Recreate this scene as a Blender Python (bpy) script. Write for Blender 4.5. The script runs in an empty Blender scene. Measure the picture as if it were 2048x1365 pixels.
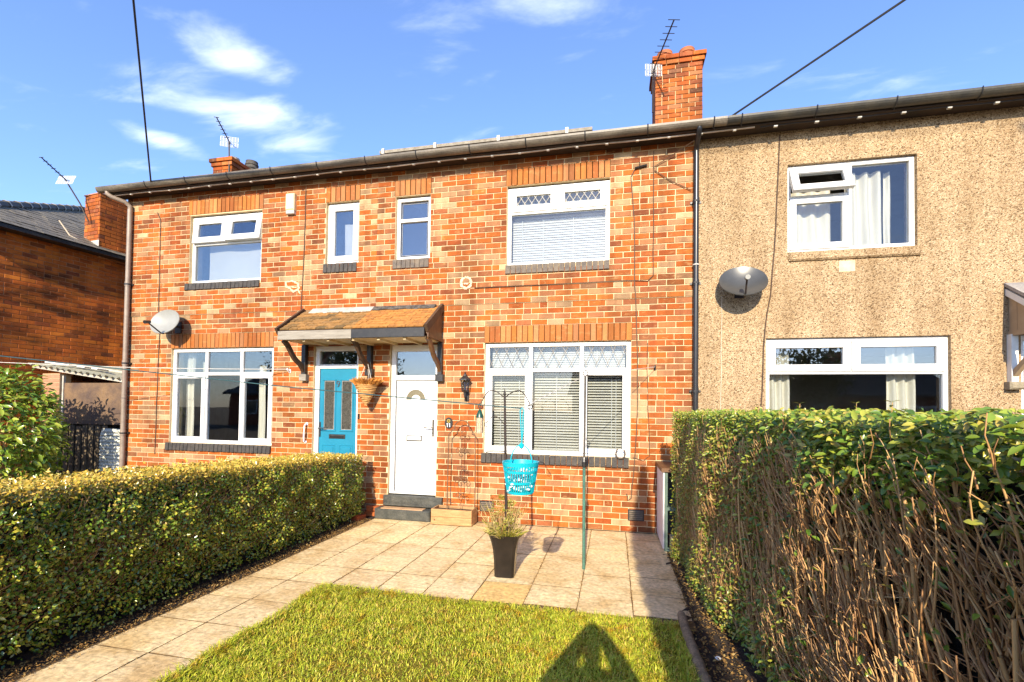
import bpy, math, random
import numpy as np
from mathutils import Vector, Matrix

S = bpy.context.scene
COL = S.collection
rng = np.random.default_rng(7)
random.seed(11)
R = math.radians

# ------------------------------------------------------------------ camera
CAM = np.array([-1.057, -6.658, 1.669])
def cam_axes(yaw, pitch, roll):
    f = np.array([-math.sin(yaw)*math.cos(pitch), math.cos(yaw)*math.cos(pitch), math.sin(pitch)])
    r = np.array([math.cos(yaw), math.sin(yaw), 0.0]); u = np.cross(r, f)
    c, s = math.cos(roll), math.sin(roll)
    return c*r+s*u, -s*r+c*u, f
cr, cu, cf = cam_axes(R(12.326), R(1.323), R(.742))
cd = bpy.data.cameras.new('camera'); cam = bpy.data.objects.new('camera', cd); COL.objects.link(cam)
cam.matrix_world = Matrix(((cr[0], cu[0], -cf[0], CAM[0]), (cr[1], cu[1], -cf[1], CAM[1]), (cr[2], cu[2], -cf[2], CAM[2]), (0, 0, 0, 1)))
cd.sensor_width = 36; cd.lens = 934.7/2048*36; cd.shift_y = 114/2048
cd.clip_start = .05; cd.clip_end = 2000
S.camera = cam

# ------------------------------------------------------------------ sun and sky
SUN_DIR = Vector((-.035, 1.0, -.47)).normalized()          # the way the light travels
SUN_EL = math.asin(-SUN_DIR.z)
SUN_AZ = math.atan2(-SUN_DIR.x, -SUN_DIR.y)                # bearing of the sun, clockwise from +Y
sd = bpy.data.lights.new('sun', 'SUN'); sun = bpy.data.objects.new('sun', sd); COL.objects.link(sun)
sd.energy = 5.0; sd.angle = R(.55); sd.color = (1.0, .87, .66)
sun.rotation_euler = SUN_DIR.to_track_quat('-Z', 'Y').to_euler()
sun.location = (2, -30, 14)

W = bpy.data.worlds.new('World'); S.world = W; W.use_nodes = True
wn, wl = W.node_tree.nodes, W.node_tree.links
wn.clear()
def wnode(t, **k):
    n = wn.new(t)
    for a, b in k.items(): setattr(n, a, b)
    return n
sky = wnode('ShaderNodeTexSky', sky_type='NISHITA', sun_disc=False)
sky.sun_elevation = SUN_EL; sky.sun_rotation = SUN_AZ; sky.air_density = 1.2; sky.dust_density = .5; sky.ozone_density = 4.0; sky.altitude = 100
bg = wnode('ShaderNodeBackground'); bg.inputs['Strength'].default_value = .15
wout = wnode('ShaderNodeOutputWorld')
tc = wnode('ShaderNodeTexCoord')
# clouds lie on a flat layer far overhead: direction / height gives the place on that layer
sep = wnode('ShaderNodeSeparateXYZ'); wl.new(tc.outputs['Generated'], sep.inputs[0])
zc = wnode('ShaderNodeMath', operation='MAXIMUM'); wl.new(sep.outputs['Z'], zc.inputs[0]); zc.inputs[1].default_value = .06
dv = wnode('ShaderNodeVectorMath', operation='DIVIDE'); cmb = wnode('ShaderNodeCombineXYZ')
wl.new(tc.outputs['Generated'], dv.inputs[0])
for i in range(3): wl.new(zc.outputs[0], cmb.inputs[i])
wl.new(cmb.outputs[0], dv.inputs[1])
def cam_dir(px, py):
    d = cf + cr*(px-1024)/934.7 + cu*(796.5-py)/934.7
    return d
def cloud_xy(px, py):
    d = cam_dir(px, py); return d[0]/d[2], d[1]/d[2]
mapn = wnode('ShaderNodeMapping'); mapn.inputs['Rotation'].default_value = (0, 0, R(38)); mapn.inputs['Scale'].default_value = (1.1, 2.6, 1)
mapn.inputs['Location'].default_value = (3.1, 7.3, 0)
wl.new(dv.outputs[0], mapn.inputs[0])
fb = wnode('ShaderNodeTexNoise'); fb.inputs['Scale'].default_value = 2.1; fb.inputs['Detail'].default_value = 8; fb.inputs['Roughness'].default_value = .56; fb.inputs['Distortion'].default_value = .35
wl.new(mapn.outputs[0], fb.inputs['Vector'])
acc = None
def bank(px0, py0, px1, py1, wid, amp):
    """a drifting bank of cloud between two places on the layer"""
    global acc
    a = Vector(cloud_xy(px0, py0)); b = Vector(cloud_xy(px1, py1)); m = (a+b)/2; d = b-a
    mp = wnode('ShaderNodeMapping', vector_type='TEXTURE')
    mp.inputs['Location'].default_value = (m.x, m.y, 0); mp.inputs['Rotation'].default_value = (0, 0, math.atan2(d.y, d.x))
    mp.inputs['Scale'].default_value = (d.length*.62, wid, 1)
    wl.new(dv.outputs[0], mp.inputs[0])
    sx = wnode('ShaderNodeSeparateXYZ'); wl.new(mp.outputs[0], sx.inputs[0])
    cx = wnode('ShaderNodeCombineXYZ'); wl.new(sx.outputs[0], cx.inputs[0]); wl.new(sx.outputs[1], cx.inputs[1])
    ln = wnode('ShaderNodeVectorMath', operation='LENGTH'); wl.new(cx.outputs[0], ln.inputs[0])
    mr = wnode('ShaderNodeMapRange', interpolation_type='SMOOTHSTEP'); wl.new(ln.outputs['Value'], mr.inputs[0])
    mr.inputs[1].default_value = 0; mr.inputs[2].default_value = 1.25; mr.inputs[3].default_value = amp; mr.inputs[4].default_value = 0
    if acc is None: acc = mr.outputs[0]
    else:
        ad = wnode('ShaderNodeMath', operation='MAXIMUM'); wl.new(acc, ad.inputs[0]); wl.new(mr.outputs[0], ad.inputs[1]); acc = ad.outputs[0]
bank(180, 110, 690, 320, .24, .33)
bank(330, 190, 520, 250, .15, .34)
bank(190, 225, 400, 310, .12, .30)
bank(330, 70, 590, 140, .15, .30)
bank(960, -30, 1250, 25, .10, .28)
bank(220, -20, 370, 30, .08, .18)
ad = wnode('ShaderNodeMath', operation='ADD'); wl.new(fb.outputs['Fac'], ad.inputs[0]); wl.new(acc, ad.inputs[1])
cl = wnode('ShaderNodeMapRange', interpolation_type='SMOOTHSTEP'); wl.new(ad.outputs[0], cl.inputs[0])
cl.inputs[1].default_value = .55; cl.inputs[2].default_value = 1.02; cl.inputs[3].default_value = .02; cl.inputs[4].default_value = .76
cmix = wnode('ShaderNodeMix', data_type='RGBA'); wl.new(cl.outputs[0], cmix.inputs[0])
tint = wnode('ShaderNodeMix', data_type='RGBA', blend_type='MULTIPLY'); tint.inputs[0].default_value = 1; tint.inputs[7].default_value = (.95, 1.02, 1.30, 1)
wl.new(sky.outputs[0], tint.inputs[6]); wl.new(tint.outputs[2], cmix.inputs[6]); cmix.inputs[7].default_value = (6.3, 6.8, 7.8, 1)
wl.new(cmix.outputs[2], bg.inputs['Color']); wl.new(bg.outputs[0], wout.inputs[0])

S.view_settings.view_transform = 'Standard'; S.view_settings.look = 'None'
S.view_settings.exposure = .84; S.view_settings.gamma = 1; S.view_settings.use_curve_mapping = False
S.render.engine = 'CYCLES'
S.cycles.max_bounces = 8; S.cycles.transparent_max_bounces = 24

# ------------------------------------------------------------------ materials
MATS = {}
def nodes_of(name):
    m = bpy.data.materials.new(name); m.use_nodes = True; MATS[name] = m
    n, l = m.node_tree.nodes, m.node_tree.links
    return m, n, l, n['Principled BSDF']
def ramp(n, stops, interp='LINEAR'):
    r = n.new('ShaderNodeValToRGB'); e = r.color_ramp.elements; r.color_ramp.interpolation = interp
    while len(e) > 1: e.remove(e[-1])
    e[0].position = stops[0][0]; e[0].color = (*stops[0][1], 1)
    for p, c in stops[1:]:
        k = e.new(p); k.color = (*c, 1)
    return r
def pos_noise(n, l, scale, detail=5, rough=.6, dist=0, stretch=None, coord='pos'):
    if coord == 'pos': g = n.new('ShaderNodeNewGeometry').outputs['Position']
    else: g = n.new('ShaderNodeTexCoord').outputs['Object']
    t = n.new('ShaderNodeTexNoise'); t.inputs['Scale'].default_value = scale; t.inputs['Detail'].default_value = detail
    t.inputs['Roughness'].default_value = rough; t.inputs['Distortion'].default_value = dist
    if stretch:
        mp = n.new('ShaderNodeMapping'); mp.inputs['Scale'].default_value = stretch; l.new(g, mp.inputs[0]); g = mp.outputs[0]
    l.new(g, t.inputs['Vector'])
    return t
def mixc(n, l, fac, a, b, blend='MIX'):
    m = n.new('ShaderNodeMix'); m.data_type = 'RGBA'; m.blend_type = blend
    for sock, v in ((m.inputs[0], fac), (m.inputs[6], a), (m.inputs[7], b)):
        if hasattr(v, 'is_output'): l.new(v, sock)
        elif isinstance(v, (int, float)): sock.default_value = v
        else: sock.default_value = (*v, 1)
    return m.outputs[2]
def bump(n, l, b, h, strength, dist=.01):
    k = n.new('ShaderNodeBump'); k.inputs['Strength'].default_value = strength; k.inputs['Distance'].default_value = dist
    l.new(h, k.inputs['Height']); l.new(k.outputs[0], b.inputs['Normal'])
def plain(name, c1, c2=None, scale=8, rough=.6, bmp=0, metal=0, spec=.5, stretch=None, lo=.35, hi=.65, bdist=.004, fine=None, coat=0):
    m, n, l, b = nodes_of(name)
    b.inputs['Roughness'].default_value = rough; b.inputs['Metallic'].default_value = metal; b.inputs['Specular IOR Level'].default_value = spec
    b.inputs['Coat Weight'].default_value = coat
    c2 = c2 or tuple(x*.75 for x in c1)
    t = pos_noise(n, l, scale, stretch=stretch)
    r = ramp(n, [(lo, c1), (hi, c2)]); l.new(t.outputs['Fac'], r.inputs[0]); out = r.outputs[0]
    if fine:
        t2 = pos_noise(n, l, fine[0], 3); r2 = ramp(n, [(.35, (fine[1],)*3), (.65, (1, 1, 1))]); l.new(t2.outputs['Fac'], r2.inputs[0])
        out = mixc(n, l, 1.0, out, r2.outputs[0], 'MULTIPLY')
    l.new(out, b.inputs['Base Color'])
    if bmp:
        t3 = pos_noise(n, l, scale*4, 4, stretch=stretch); bump(n, l, b, t3.outputs['Fac'], bmp, bdist)
    return m

def brick_mat(name, source, stops, dirt=.35, pale=.5, soot=None):
    m, n, l, b = nodes_of(name)
    b.inputs['Roughness'].default_value = .82; b.inputs['Specular IOR Level'].default_value = .25
    if source == 'object': rv = n.new('ShaderNodeObjectInfo').outputs['Random']
    else: rv = n.new('ShaderNodeNewGeometry').outputs['Random Per Island']
    r = ramp(n, stops, 'LINEAR'); l.new(rv, r.inputs[0])
    # second random for value
    wh = n.new('ShaderNodeTexWhiteNoise'); wh.noise_dimensions = '1D'; l.new(rv, wh.inputs['W'])
    vr = ramp(n, [(0, (.78,)*3), (1, (1.12,)*3)]); l.new(wh.outputs['Value'], vr.inputs[0])
    c = mixc(n, l, 1.0, r.outputs[0], vr.outputs[0], 'MULTIPLY')
    # limey blotches inside some bricks
    t = pos_noise(n, l, 9, 4, .6, .6, stretch=(1, 1, 2.2)); pr = ramp(n, [(.56, (0, 0, 0)), (.68, (pale,)*3)]); l.new(t.outputs['Fac'], pr.inputs[0])
    c = mixc(n, l, pr.outputs[0], c, (.50, .30, .12))
    # weather streaks, large
    t2 = pos_noise(n, l, 1.4, 4, .6, stretch=(1, 1, .6)); dr = ramp(n, [(.38, (1-dirt,)*3), (.6, (1, 1, 1))]); l.new(t2.outputs['Fac'], dr.inputs[0])
    c = mixc(n, l, 1.0, c, dr.outputs[0], 'MULTIPLY')
    t3 = pos_noise(n, l, 120, 3); gr = ramp(n, [(.3, (.72,)*3), (.6, (1.06,)*3)]); l.new(t3.outputs['Fac'], gr.inputs[0])
    c = mixc(n, l, 1.0, c, gr.outputs[0], 'MULTIPLY')
    t5 = pos_noise(n, l, 5, 4, .6, stretch=(1, 1, .10)); st5 = ramp(n, [(.46, (1, 1, 1)), (.68, (.70, .68, .66))]); l.new(t5.outputs['Fac'], st5.inputs[0])
    c = mixc(n, l, 1.0, c, st5.outputs[0], 'MULTIPLY')
    if soot:
        t4 = pos_noise(n, l, soot[0], 4, .65, .4, stretch=(1, .5, 2.0)); sr = ramp(n, [(.50, (1, 1, 1)), (.66, (soot[1],)*3)]); l.new(t4.outputs['Fac'], sr.inputs[0])
        c = mixc(n, l, 1.0, c, sr.outputs[0], 'MULTIPLY')
    l.new(c, b.inputs['Base Color'])
    bump(n, l, b, t3.outputs['Fac'], .5, .003)
    return m
ORANGE = [(0, (.44, .108, .016)), (.18, (.50, .132, .020)), (.34, (.37, .08, .016)), (.46, (.46, .145, .032)), (.56, (.40, .155, .062)), (.64, (.30, .075, .022)),
          (.72, (.45, .195, .085)), (.82, (.47, .255, .125)), (.90, (.56, .385, .21)), (.95, (.21, .065, .022)), (1, (.50, .15, .025))]
REDS = [(0, (.43, .095, .02)), (.3, (.36, .075, .02)), (.55, (.46, .12, .03)), (.75, (.30, .065, .024)), (.88, (.44, .16, .07)), (1, (.24, .06, .025))]
SOLD = [(0, (.47, .14, .026)), (.25, (.44, .15, .042)), (.5, (.50, .165, .034)), (.7, (.45, .19, .075)), (.85, (.40, .12, .030)), (1, (.52, .22, .075))]
DARKR = [(0, (.62, .16, .02)), (.35, (.54, .125, .02)), (.6, (.70, .20, .025)), (.8, (.28, .065, .02)), (.9, (.66, .17, .02)), (1, (.14, .045, .022))]
brick_mat('brick_single', 'object', ORANGE); brick_mat('brick_mass', 'island', ORANGE)
brick_mat('brick_red_single', 'object', REDS, dirt=.2, pale=.25); brick_mat('brick_red_mass', 'island', REDS, dirt=.2, pale=.25)
brick_mat('brick_soldier', 'object', SOLD, dirt=.15, pale=.4)
brick_mat('brick_old_single', 'object', DARKR, dirt=.35, pale=.12, soot=(1.1, .18)); brick_mat('brick_old_mass', 'island', DARKR, dirt=.35, pale=.12, soot=(1.1, .18))
brick_mat('brick_chimney', 'object', ORANGE[:6]+[(.8, (.36, .10, .035)), (.93, (.16, .055, .025)), (1, (.42, .18, .09))], dirt=.3, pale=.3)
plain('mortar', (.76, .60, .36), (.58, .43, .24), 6, .9, .5, spec=.15, fine=(150, .8))
plain('mortar_red', (.50, .30, .16), (.62, .46, .28), 3, .9, .4, spec=.15, fine=(150, .8))
plain('mortar_old', (.52, .26, .13), (.26, .11, .05), 1.6, .9, .4, spec=.15, fine=(90, .7))
plain('brick_sill', (.075, .062, .05), (.035, .032, .03), 14, .7, .6, fine=(160, .6))
plain('brick_sill_weathered', (.22, .17, .12), (.12, .10, .085), 10, .8, .8, fine=(140, .55))
plain('upvc', (.80, .80, .78), (.74, .73, .69), 3, .32, 0, spec=.5, fine=(40, .97))
plain('upvc_old', (.78, .77, .72), (.66, .64, .57), 3, .36, 0, spec=.5, fine=(60, .93))
plain('groove', (.50, .50, .49), (.44, .44, .43), 30, .6)
plain('upvc_seam', (.30, .30, .29), (.22, .22, .22), 30, .6)
plain('door_blue', (.012, .20, .31), (.010, .175, .28), 4, .38, 0, fine=(60, .95))
plain('chrome', (.30, .27, .24), (.22, .20, .18), 30, .28, 0, metal=1)
plain('black_paint', (.016, .016, .017), (.032, .03, .028), 12, .42, .3, fine=(90, .7))
plain('black_iron', (.014, .012, .011), (.04, .022, .014), 30, .55, .3)
plain('black_plastic', (.014, .014, .015), (.022, .02, .02), 10, .3, 0)
plain('grey_pipe', (.30, .235, .18), (.22, .17, .13), 5, .45, .1, fine=(30, .85))
plain('gutter_grey', (.22, .185, .14), (.085, .072, .055), 3.2, .42, .2, fine=(40, .7), stretch=(.6, 1, 3))
plain('gutter_black', (.030, .030, .028), (.075, .065, .045), 3.2, .45, .2, fine=(40, .7))
plain('soffit', (.022, .015, .011), (.05, .028, .016), 3, .8, .3)
plain('eaves_cable', (.55, .44, .33), (.42, .32, .22), 8, .5)
plain('clip_white', (.55, .53, .48), (.45, .43, .38), 20, .5)
plain('old_felt', (.05, .045, .04), (.16, .14, .115), 16, .85, .8, fine=(60, .5))
plain('lead', (.26, .25, .24), (.40, .37, .33), 7, .5, .5, fine=(60, .7))
plain('flash_white', (.52, .48, .41), (.32, .29, .24), 9, .7, .5)
plain('dark_wood', (.045, .024, .013), (.095, .05, .024), 14, .6, .5, stretch=(1, 1, .3))
plain('brown_wood', (.16, .075, .028), (.09, .042, .018), 9, .5, .4, stretch=(2, 2, .4))
plain('grey_wood', (.30, .27, .22), (.20, .175, .14), 9, .75, .4, stretch=(.4, 1, 3))
plain('cream_wood', (.62, .50, .28), (.50, .38, .20), 6, .7, .3)
plain('pine', (.52, .305, .13), (.34, .18, .07), 5, .7, .5, stretch=(1.2, 1.2, 8), fine=(60, .85))
plain('soil', (.055, .033, .018), (.022, .014, .009), 22, .95, 1.0, bdist=.03)
plain('earth', (.12, .085, .045), (.07, .05, .028), 3, .95, .8, bdist=.03)
plain('teal_plastic', (.008, .42, .50), (.006, .36, .45), 10, .35, 0)
plain('peg_white', (.74, .76, .74), (.60, .66, .66), 30, .5)
plain('pole_green', (.075, .20, .15), (.05, .13, .10), 14, .5, .3, fine=(70, .7))
plain('steel_pole', (.10, .085, .07), (.06, .052, .045), 20, .5, .2)
plain('rope_teal', (.008, .07, .08), (.010, .045, .05), 60, .6)
plain('rope_white', (.66, .62, .55), (.5, .46, .4), 60, .7)
plain('wire_black', (.012, .012, .014), (.02, .02, .022), 20, .6)
plain('wire_wall', (.05, .03, .02), (.10, .055, .03), 20, .7)
plain('wire_cream', (.62, .52, .38), (.5, .4, .28), 20, .7)
plain('step_black', (.045, .05, .045), (.10, .10, .085), 10, .65, .9, fine=(90, .55), bdist=.01)
plain('step_tile', (.52, .32, .17), (.42, .25, .13), 8, .7, .3)
plain('curtain', (.64, .585, .46), (.56, .50, .39), 3, .85, .2, stretch=(3, 3, .4))
plain('curtain_grey', (.30, .29, .27), (.24, .23, .22), 3, .85, .2)
plain('blind_slat', (.62, .57, .46), (.55, .50, .40), 6, .5)
plain('blind_white', (.52, .50, .45), (.47, .45, .40), 6, .55)
plain('roller', (.50, .475, .42), (.46, .44, .385), 2, .8)
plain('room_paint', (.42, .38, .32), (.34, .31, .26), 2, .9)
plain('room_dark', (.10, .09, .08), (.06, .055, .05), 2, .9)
plain('dish_white', (.29, .29, .265), (.25, .25, .225), 5, .45, 0, fine=(50, .93))
plain('dish_grey', (.085, .085, .08), (.065, .065, .06), 5, .34, 0, spec=.6, metal=.2, fine=(120, .8))
plain('aerial_white', (.78, .78, .78), (.68, .68, .68), 30, .5)
plain('alarm', (.74, .66, .42), (.68, .60, .37), 8, .45)
plain('alarm_grey', (.55, .54, .50), (.48, .47, .43), 8, .45)
plain('terracotta', (.42, .14, .05), (.32, .10, .04), 12, .8, .4)
plain('pot_dark', (.10, .09, .075), (.05, .045, .04), 12, .8, .4)
plain('cabinet_white', (.80, .77, .77), (.68, .63, .63), 4, .55, .2, fine=(60, .85))
plain('cabinet_green', (.10, .15, .12), (.07, .11, .09), 8, .6)
plain('stone', (.36, .30, .20), (.24, .20, .13), 8, .85, .8, fine=(70, .7), bdist=.01)
plain('log', (.34, .25, .145), (.17, .125, .075), 16, .85, 1.0, fine=(80, .6), bdist=.006)
plain('glazed_pot', (.012, .010, .009), (.022, .017, .014), 6, .2, 0, spec=.3)
plain('wicker', (.55, .31, .11), (.40, .20, .06), 40, .75, .6)
plain('dead_flower', (.62, .27, .045), (.42, .16, .025), 30, .8)
plain('feeder_green', (.012, .06, .035), (.01, .04, .025), 10, .3)
plain('nuts', (.72, .58, .40), (.40, .26, .14), 90, .7, .8)
plain('rust_iron', (.09, .045, .022), (.20, .11, .055), 40, .75, .3)
plain('fence_wood', (.10, .075, .05), (.20, .15, .09), 8, .8, .6, stretch=(2, 2, .4), fine=(60, .6))
plain('felt', (.22, .135, .07), (.10, .065, .05), 3, .9, .5, fine=(50, .8))
plain('corrugated', (.42, .40, .27), (.56, .54, .40), 5, .6, .3, fine=(30, .75))
plain('shutter_white', (.58, .58, .50), (.48, .48, .40), 4, .5)
plain('pink_brick', (.46, .22, .13), (.36, .16, .09), 6, .8, .4)
plain('slate', (.13, .115, .085), (.24, .205, .14), 2.4, .7, .6, fine=(30, .55), stretch=(1, 3, 1))
plain('slate_ridge', (.045, .04, .035), (.09, .08, .065), 6, .7, .4)
plain('roof_tile', (.055, .042, .034), (.10, .07, .05), 5, .8, .6)
plain('ridge_red', (.42, .14, .06), (.32, .10, .05), 8, .8)
plain('dormer_trim', (.36, .32, .25), (.22, .19, .14), 10, .8, .8, fine=(60, .6))
plain('grit', (.17, .10, .035), (.08, .048, .02), 40, .9, .6)
plain('vent', (.10, .075, .05), (.17, .13, .09), 20, .7)
plain('pale_patch', (.70, .52, .34), (.58, .40, .24), 12, .9, .5)
plain('plaque', (.012, .012, .012), (.016, .016, .016), 10, .4)
plain('gold', (.62, .45, .08), (.5, .36, .06), 30, .5)
plain('white_enamel', (.82, .82, .80), (.8, .8, .78), 30, .5)
plain('horseshoe', (.14, .10, .065), (.07, .05, .035), 40, .6, .5)
plain('purple_door', (.07, .02, .04), (.06, .018, .035), 4, .4)
plain('porch_tan', (.42, .31, .19), (.34, .24, .14), 5, .7)
plain('jacket', (.03, .035, .05), (.02, .024, .035), 10, .8)
plain('far_brick', (.26, .085, .04), (.20, .06, .03), 3, .85)
plain('far_roof', (.07, .06, .055), (.10, .085, .07), 4, .8)
plain('far_glass', (.03, .04, .05), (.04, .05, .06), 2, .08, spec=.8)

def shingle(name, c1, c2, c3):
    m, n, l, b = nodes_of(name); b.inputs['Roughness'].default_value = .85; b.inputs['Specular IOR Level'].default_value = .2
    oi = n.new('ShaderNodeObjectInfo'); r = ramp(n, [(0, c1), (.55, c2), (1, c3)]); l.new(oi.outputs['Random'], r.inputs[0])
    t = pos_noise(n, l, 26, 4); g = ramp(n, [(.3, (.6,)*3), (.65, (1.1,)*3)]); l.new(t.outputs['Fac'], g.inputs[0])
    l.new(mixc(n, l, 1.0, r.outputs[0], g.outputs[0], 'MULTIPLY'), b.inputs['Base Color'])
    bump(n, l, b, t.outputs['Fac'], .7, .006)
shingle('shingle_mossy', (.26, .15, .06), (.38, .20, .065), (.15, .10, .045))
shingle('shingle_orange', (.40, .18, .05), (.48, .22, .06), (.32, .14, .045))
shingle('slab', (.83, .65, .365), (.76, .585, .33), (.85, .665, .37))
shingle('slab_rusty', (.80, .54, .22), (.78, .52, .2), (.8, .55, .22))

def slab_mat(nm):
    m = bpy.data.materials[nm]; n, l = m.node_tree.nodes, m.node_tree.links; b = n['Principled BSDF']
    base = b.inputs['Base Color'].links[0].from_socket
    t = pos_noise(n, l, 2.6, 5, .65, .5); r = ramp(n, [(.36, (.78, .70, .58)), (.55, (1, 1, 1)), (.72, (1.06, 1.0, .86))]); l.new(t.outputs['Fac'], r.inputs[0])
    c = mixc(n, l, 1.0, base, r.outputs[0], 'MULTIPLY')
    t2 = pos_noise(n, l, 7, 5, .7, 1.2, stretch=(1, 3, 1)); r2 = ramp(n, [(.57, (0, 0, 0)), (.72, (.6,)*3)]); l.new(t2.outputs['Fac'], r2.inputs[0])
    c = mixc(n, l, r2.outputs[0], c, (.23, .14, .065))
    # riven face: relief in shallow flakes
    t3 = pos_noise(n, l, 5.5, 6, .55, .8, stretch=(1, 2.2, 1))
    l.new(c, b.inputs['Base Color'])
    bump(n, l, b, t3.outputs['Fac'], .35, .02)
    b.inputs['Roughness'].default_value = .75
slab_mat('slab'); slab_mat('slab_rusty')

def roughcast(name):
    m, n, l, b = nodes_of(name); b.inputs['Roughness'].default_value = .9; b.inputs['Specular IOR Level'].default_value = .2
    g = n.new('ShaderNodeNewGeometry').outputs['Position']
    v = n.new('ShaderNodeTexVoronoi'); v.inputs['Scale'].default_value = 92; l.new(g, v.inputs['Vector'])
    hs = n.new('ShaderNodeSeparateColor'); l.new(v.outputs['Color'], hs.inputs[0])
    r = ramp(n, [(0, (.12, .08, .042)), (.12, (.235, .16, .09)), (.24, (.37, .26, .15)), (.55, (.46, .335, .20)), (.85, (.53, .395, .24)), (1, (.62, .49, .33))]); l.new(hs.outputs[0], r.inputs[0])
    t = pos_noise(n, l, 1.5, 5, .6, stretch=(1, 1, .7)); r2 = ramp(n, [(.36, (.86, .82, .76)), (.6, (1.04, 1.02, 1))]); l.new(t.outputs['Fac'], r2.inputs[0])
    c = mixc(n, l, 1.0, r.outputs[0], r2.outputs[0], 'MULTIPLY')
    t2 = pos_noise(n, l, 40, 3, .6); r3 = ramp(n, [(.34, (.82, .77, .70)), (.48, (1, 1, 1))]); l.new(t2.outputs['Fac'], r3.inputs[0])
    c = mixc(n, l, 1.0, c, r3.outputs[0], 'MULTIPLY')
    l.new(c, b.inputs['Base Color'])
    t5 = pos_noise(n, l, 4, 4, .6, stretch=(1, 1, .12)); st5 = ramp(n, [(.46, (1, 1, 1)), (.68, (.78, .75, .71))]); l.new(t5.outputs['Fac'], st5.inputs[0])
    c = mixc(n, l, 1.0, c, st5.outputs[0], 'MULTIPLY'); l.new(c, b.inputs['Base Color'])
    iv = n.new('ShaderNodeMath'); iv.operation = 'SUBTRACT'; iv.inputs[0].default_value = 1; l.new(v.outputs['Distance'], iv.inputs[1])
    bump(n, l, b, iv.outputs[0], .8, .014)
    return m
roughcast('roughcast')

def glass(name, refl=.06, tint=(.9, .93, .95)):
    m, n, l, b = nodes_of(name); n.remove(b); out = n['Material Output']
    tr = n.new('ShaderNodeBsdfTransparent'); tr.inputs[0].default_value = (*tint, 1)
    gl = n.new('ShaderNodeBsdfGlossy'); gl.inputs['Roughness'].default_value = .01
    fr = n.new('ShaderNodeFresnel'); bf = n.new('ShaderNodeNewGeometry')
    io = n.new('ShaderNodeMapRange'); l.new(bf.outputs['Backfacing'], io.inputs[0]); io.inputs[3].default_value = 1.5; io.inputs[4].default_value = 1/1.5; l.new(io.outputs[0], fr.inputs['IOR'])
    # two panes with two faces each: about twice the reflection of one sheet
    k = n.new('ShaderNodeMath'); k.operation = 'MULTIPLY_ADD'; l.new(fr.outputs[0], k.inputs[0]); k.inputs[1].default_value = 1.15; k.inputs[2].default_value = refl*.5; k.use_clamp = True
    t = pos_noise(n, l, .9, 2); bp = n.new('ShaderNodeBump'); bp.inputs['Strength'].default_value = .06; bp.inputs['Distance'].default_value = .05; l.new(t.outputs['Fac'], bp.inputs['Height']); l.new(bp.outputs[0], gl.inputs['Normal'])
    mx = n.new('ShaderNodeMixShader'); l.new(k.outputs[0], mx.inputs[0]); l.new(tr.outputs[0], mx.inputs[1]); l.new(gl.outputs[0], mx.inputs[2])
    l.new(mx.outputs[0], out.inputs[0])
glass('glass', .03); glass('glass_strong', .24); glass('glass_dark', .05, (.16, .16, .15))

def leafmat(name, stops, rough=.4, trans=.14, spec=.5):
    m, n, l, b = nodes_of(name)
    rv = n.new('ShaderNodeNewGeometry').outputs['Random Per Island']
    r = ramp(n, stops); l.new(rv, r.inputs[0])
    l.new(r.outputs[0], b.inputs['Base Color']); b.inputs['Roughness'].default_value = rough; b.inputs['Specular IOR Level'].default_value = spec
    tl = n.new('ShaderNodeBsdfTranslucent'); l.new(r.outputs[0], tl.inputs[0])
    mx = n.new('ShaderNodeMixShader'); mx.inputs[0].default_value = trans
    l.new(b.outputs[0], mx.inputs[1]); l.new(tl.outputs[0], mx.inputs[2]); l.new(mx.outputs[0], n['Material Output'].inputs[0])
leafmat('leaf_hedge_low', [(0, (.055, .125, .014)), (.25, (.15, .24, .025)), (.5, (.31, .36, .04)), (.72, (.52, .44, .06)), (.86, (.075, .16, .018)), (1, (.56, .36, .065))], .22)
leafmat('leaf_sunlit_top', [(0, (.24, .22, .03)), (.3, (.44, .33, .045)), (.65, (.60, .40, .06)), (.9, (.66, .42, .07)), (1, (.34, .34, .05))], .25)  # golden tones imitate sunlight on the top of the low hedge
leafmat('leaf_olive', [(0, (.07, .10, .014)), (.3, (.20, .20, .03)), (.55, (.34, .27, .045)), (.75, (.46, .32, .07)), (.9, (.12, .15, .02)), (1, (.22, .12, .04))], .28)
leafmat('leaf_hedge_tall', [(0, (.07, .14, .018)), (.3, (.15, .24, .025)), (.6, (.28, .33, .035)), (.85, (.42, .40, .06)), (1, (.46, .32, .08))], .30, .14)
leafmat('leaf_laurel', [(0, (.08, .16, .02)), (.5, (.20, .30, .03)), (1, (.36, .40, .05))], .22, .16)
leafmat('grass_blade', [(0, (.20, .27, .014)), (.35, (.36, .42, .02)), (.65, (.52, .52, .035)), (.85, (.62, .53, .07)), (1, (.64, .42, .10))], .45, .10, .4)
leafmat('litter', [(0, (.42, .26, .08)), (.5, (.28, .15, .045)), (.8, (.14, .075, .03)), (1, (.5, .36, .14))], .7, .1, .2)
leafmat('pot_plant', [(0, (.16, .19, .02)), (.5, (.30, .28, .035)), (1, (.46, .36, .08))], .5)
leafmat('straw', [(0, (.55, .42, .17)), (1, (.42, .32, .12))], .6, .2)
leafmat('twig', [(0, (.20, .095, .040)), (.35, (.42, .225, .085)), (.7, (.58, .36, .15)), (.9, (.30, .15, .075)), (1, (.62, .42, .19))], .65, 0.0, .3)
leafmat('far_leaf', [(0, (.03, .05, .012)), (1, (.09, .11, .025))], .5)
plain('hedge_core', (.020, .018, .010), (.010, .010, .006), 14, .95, 1.0, bdist=.05)
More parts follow.
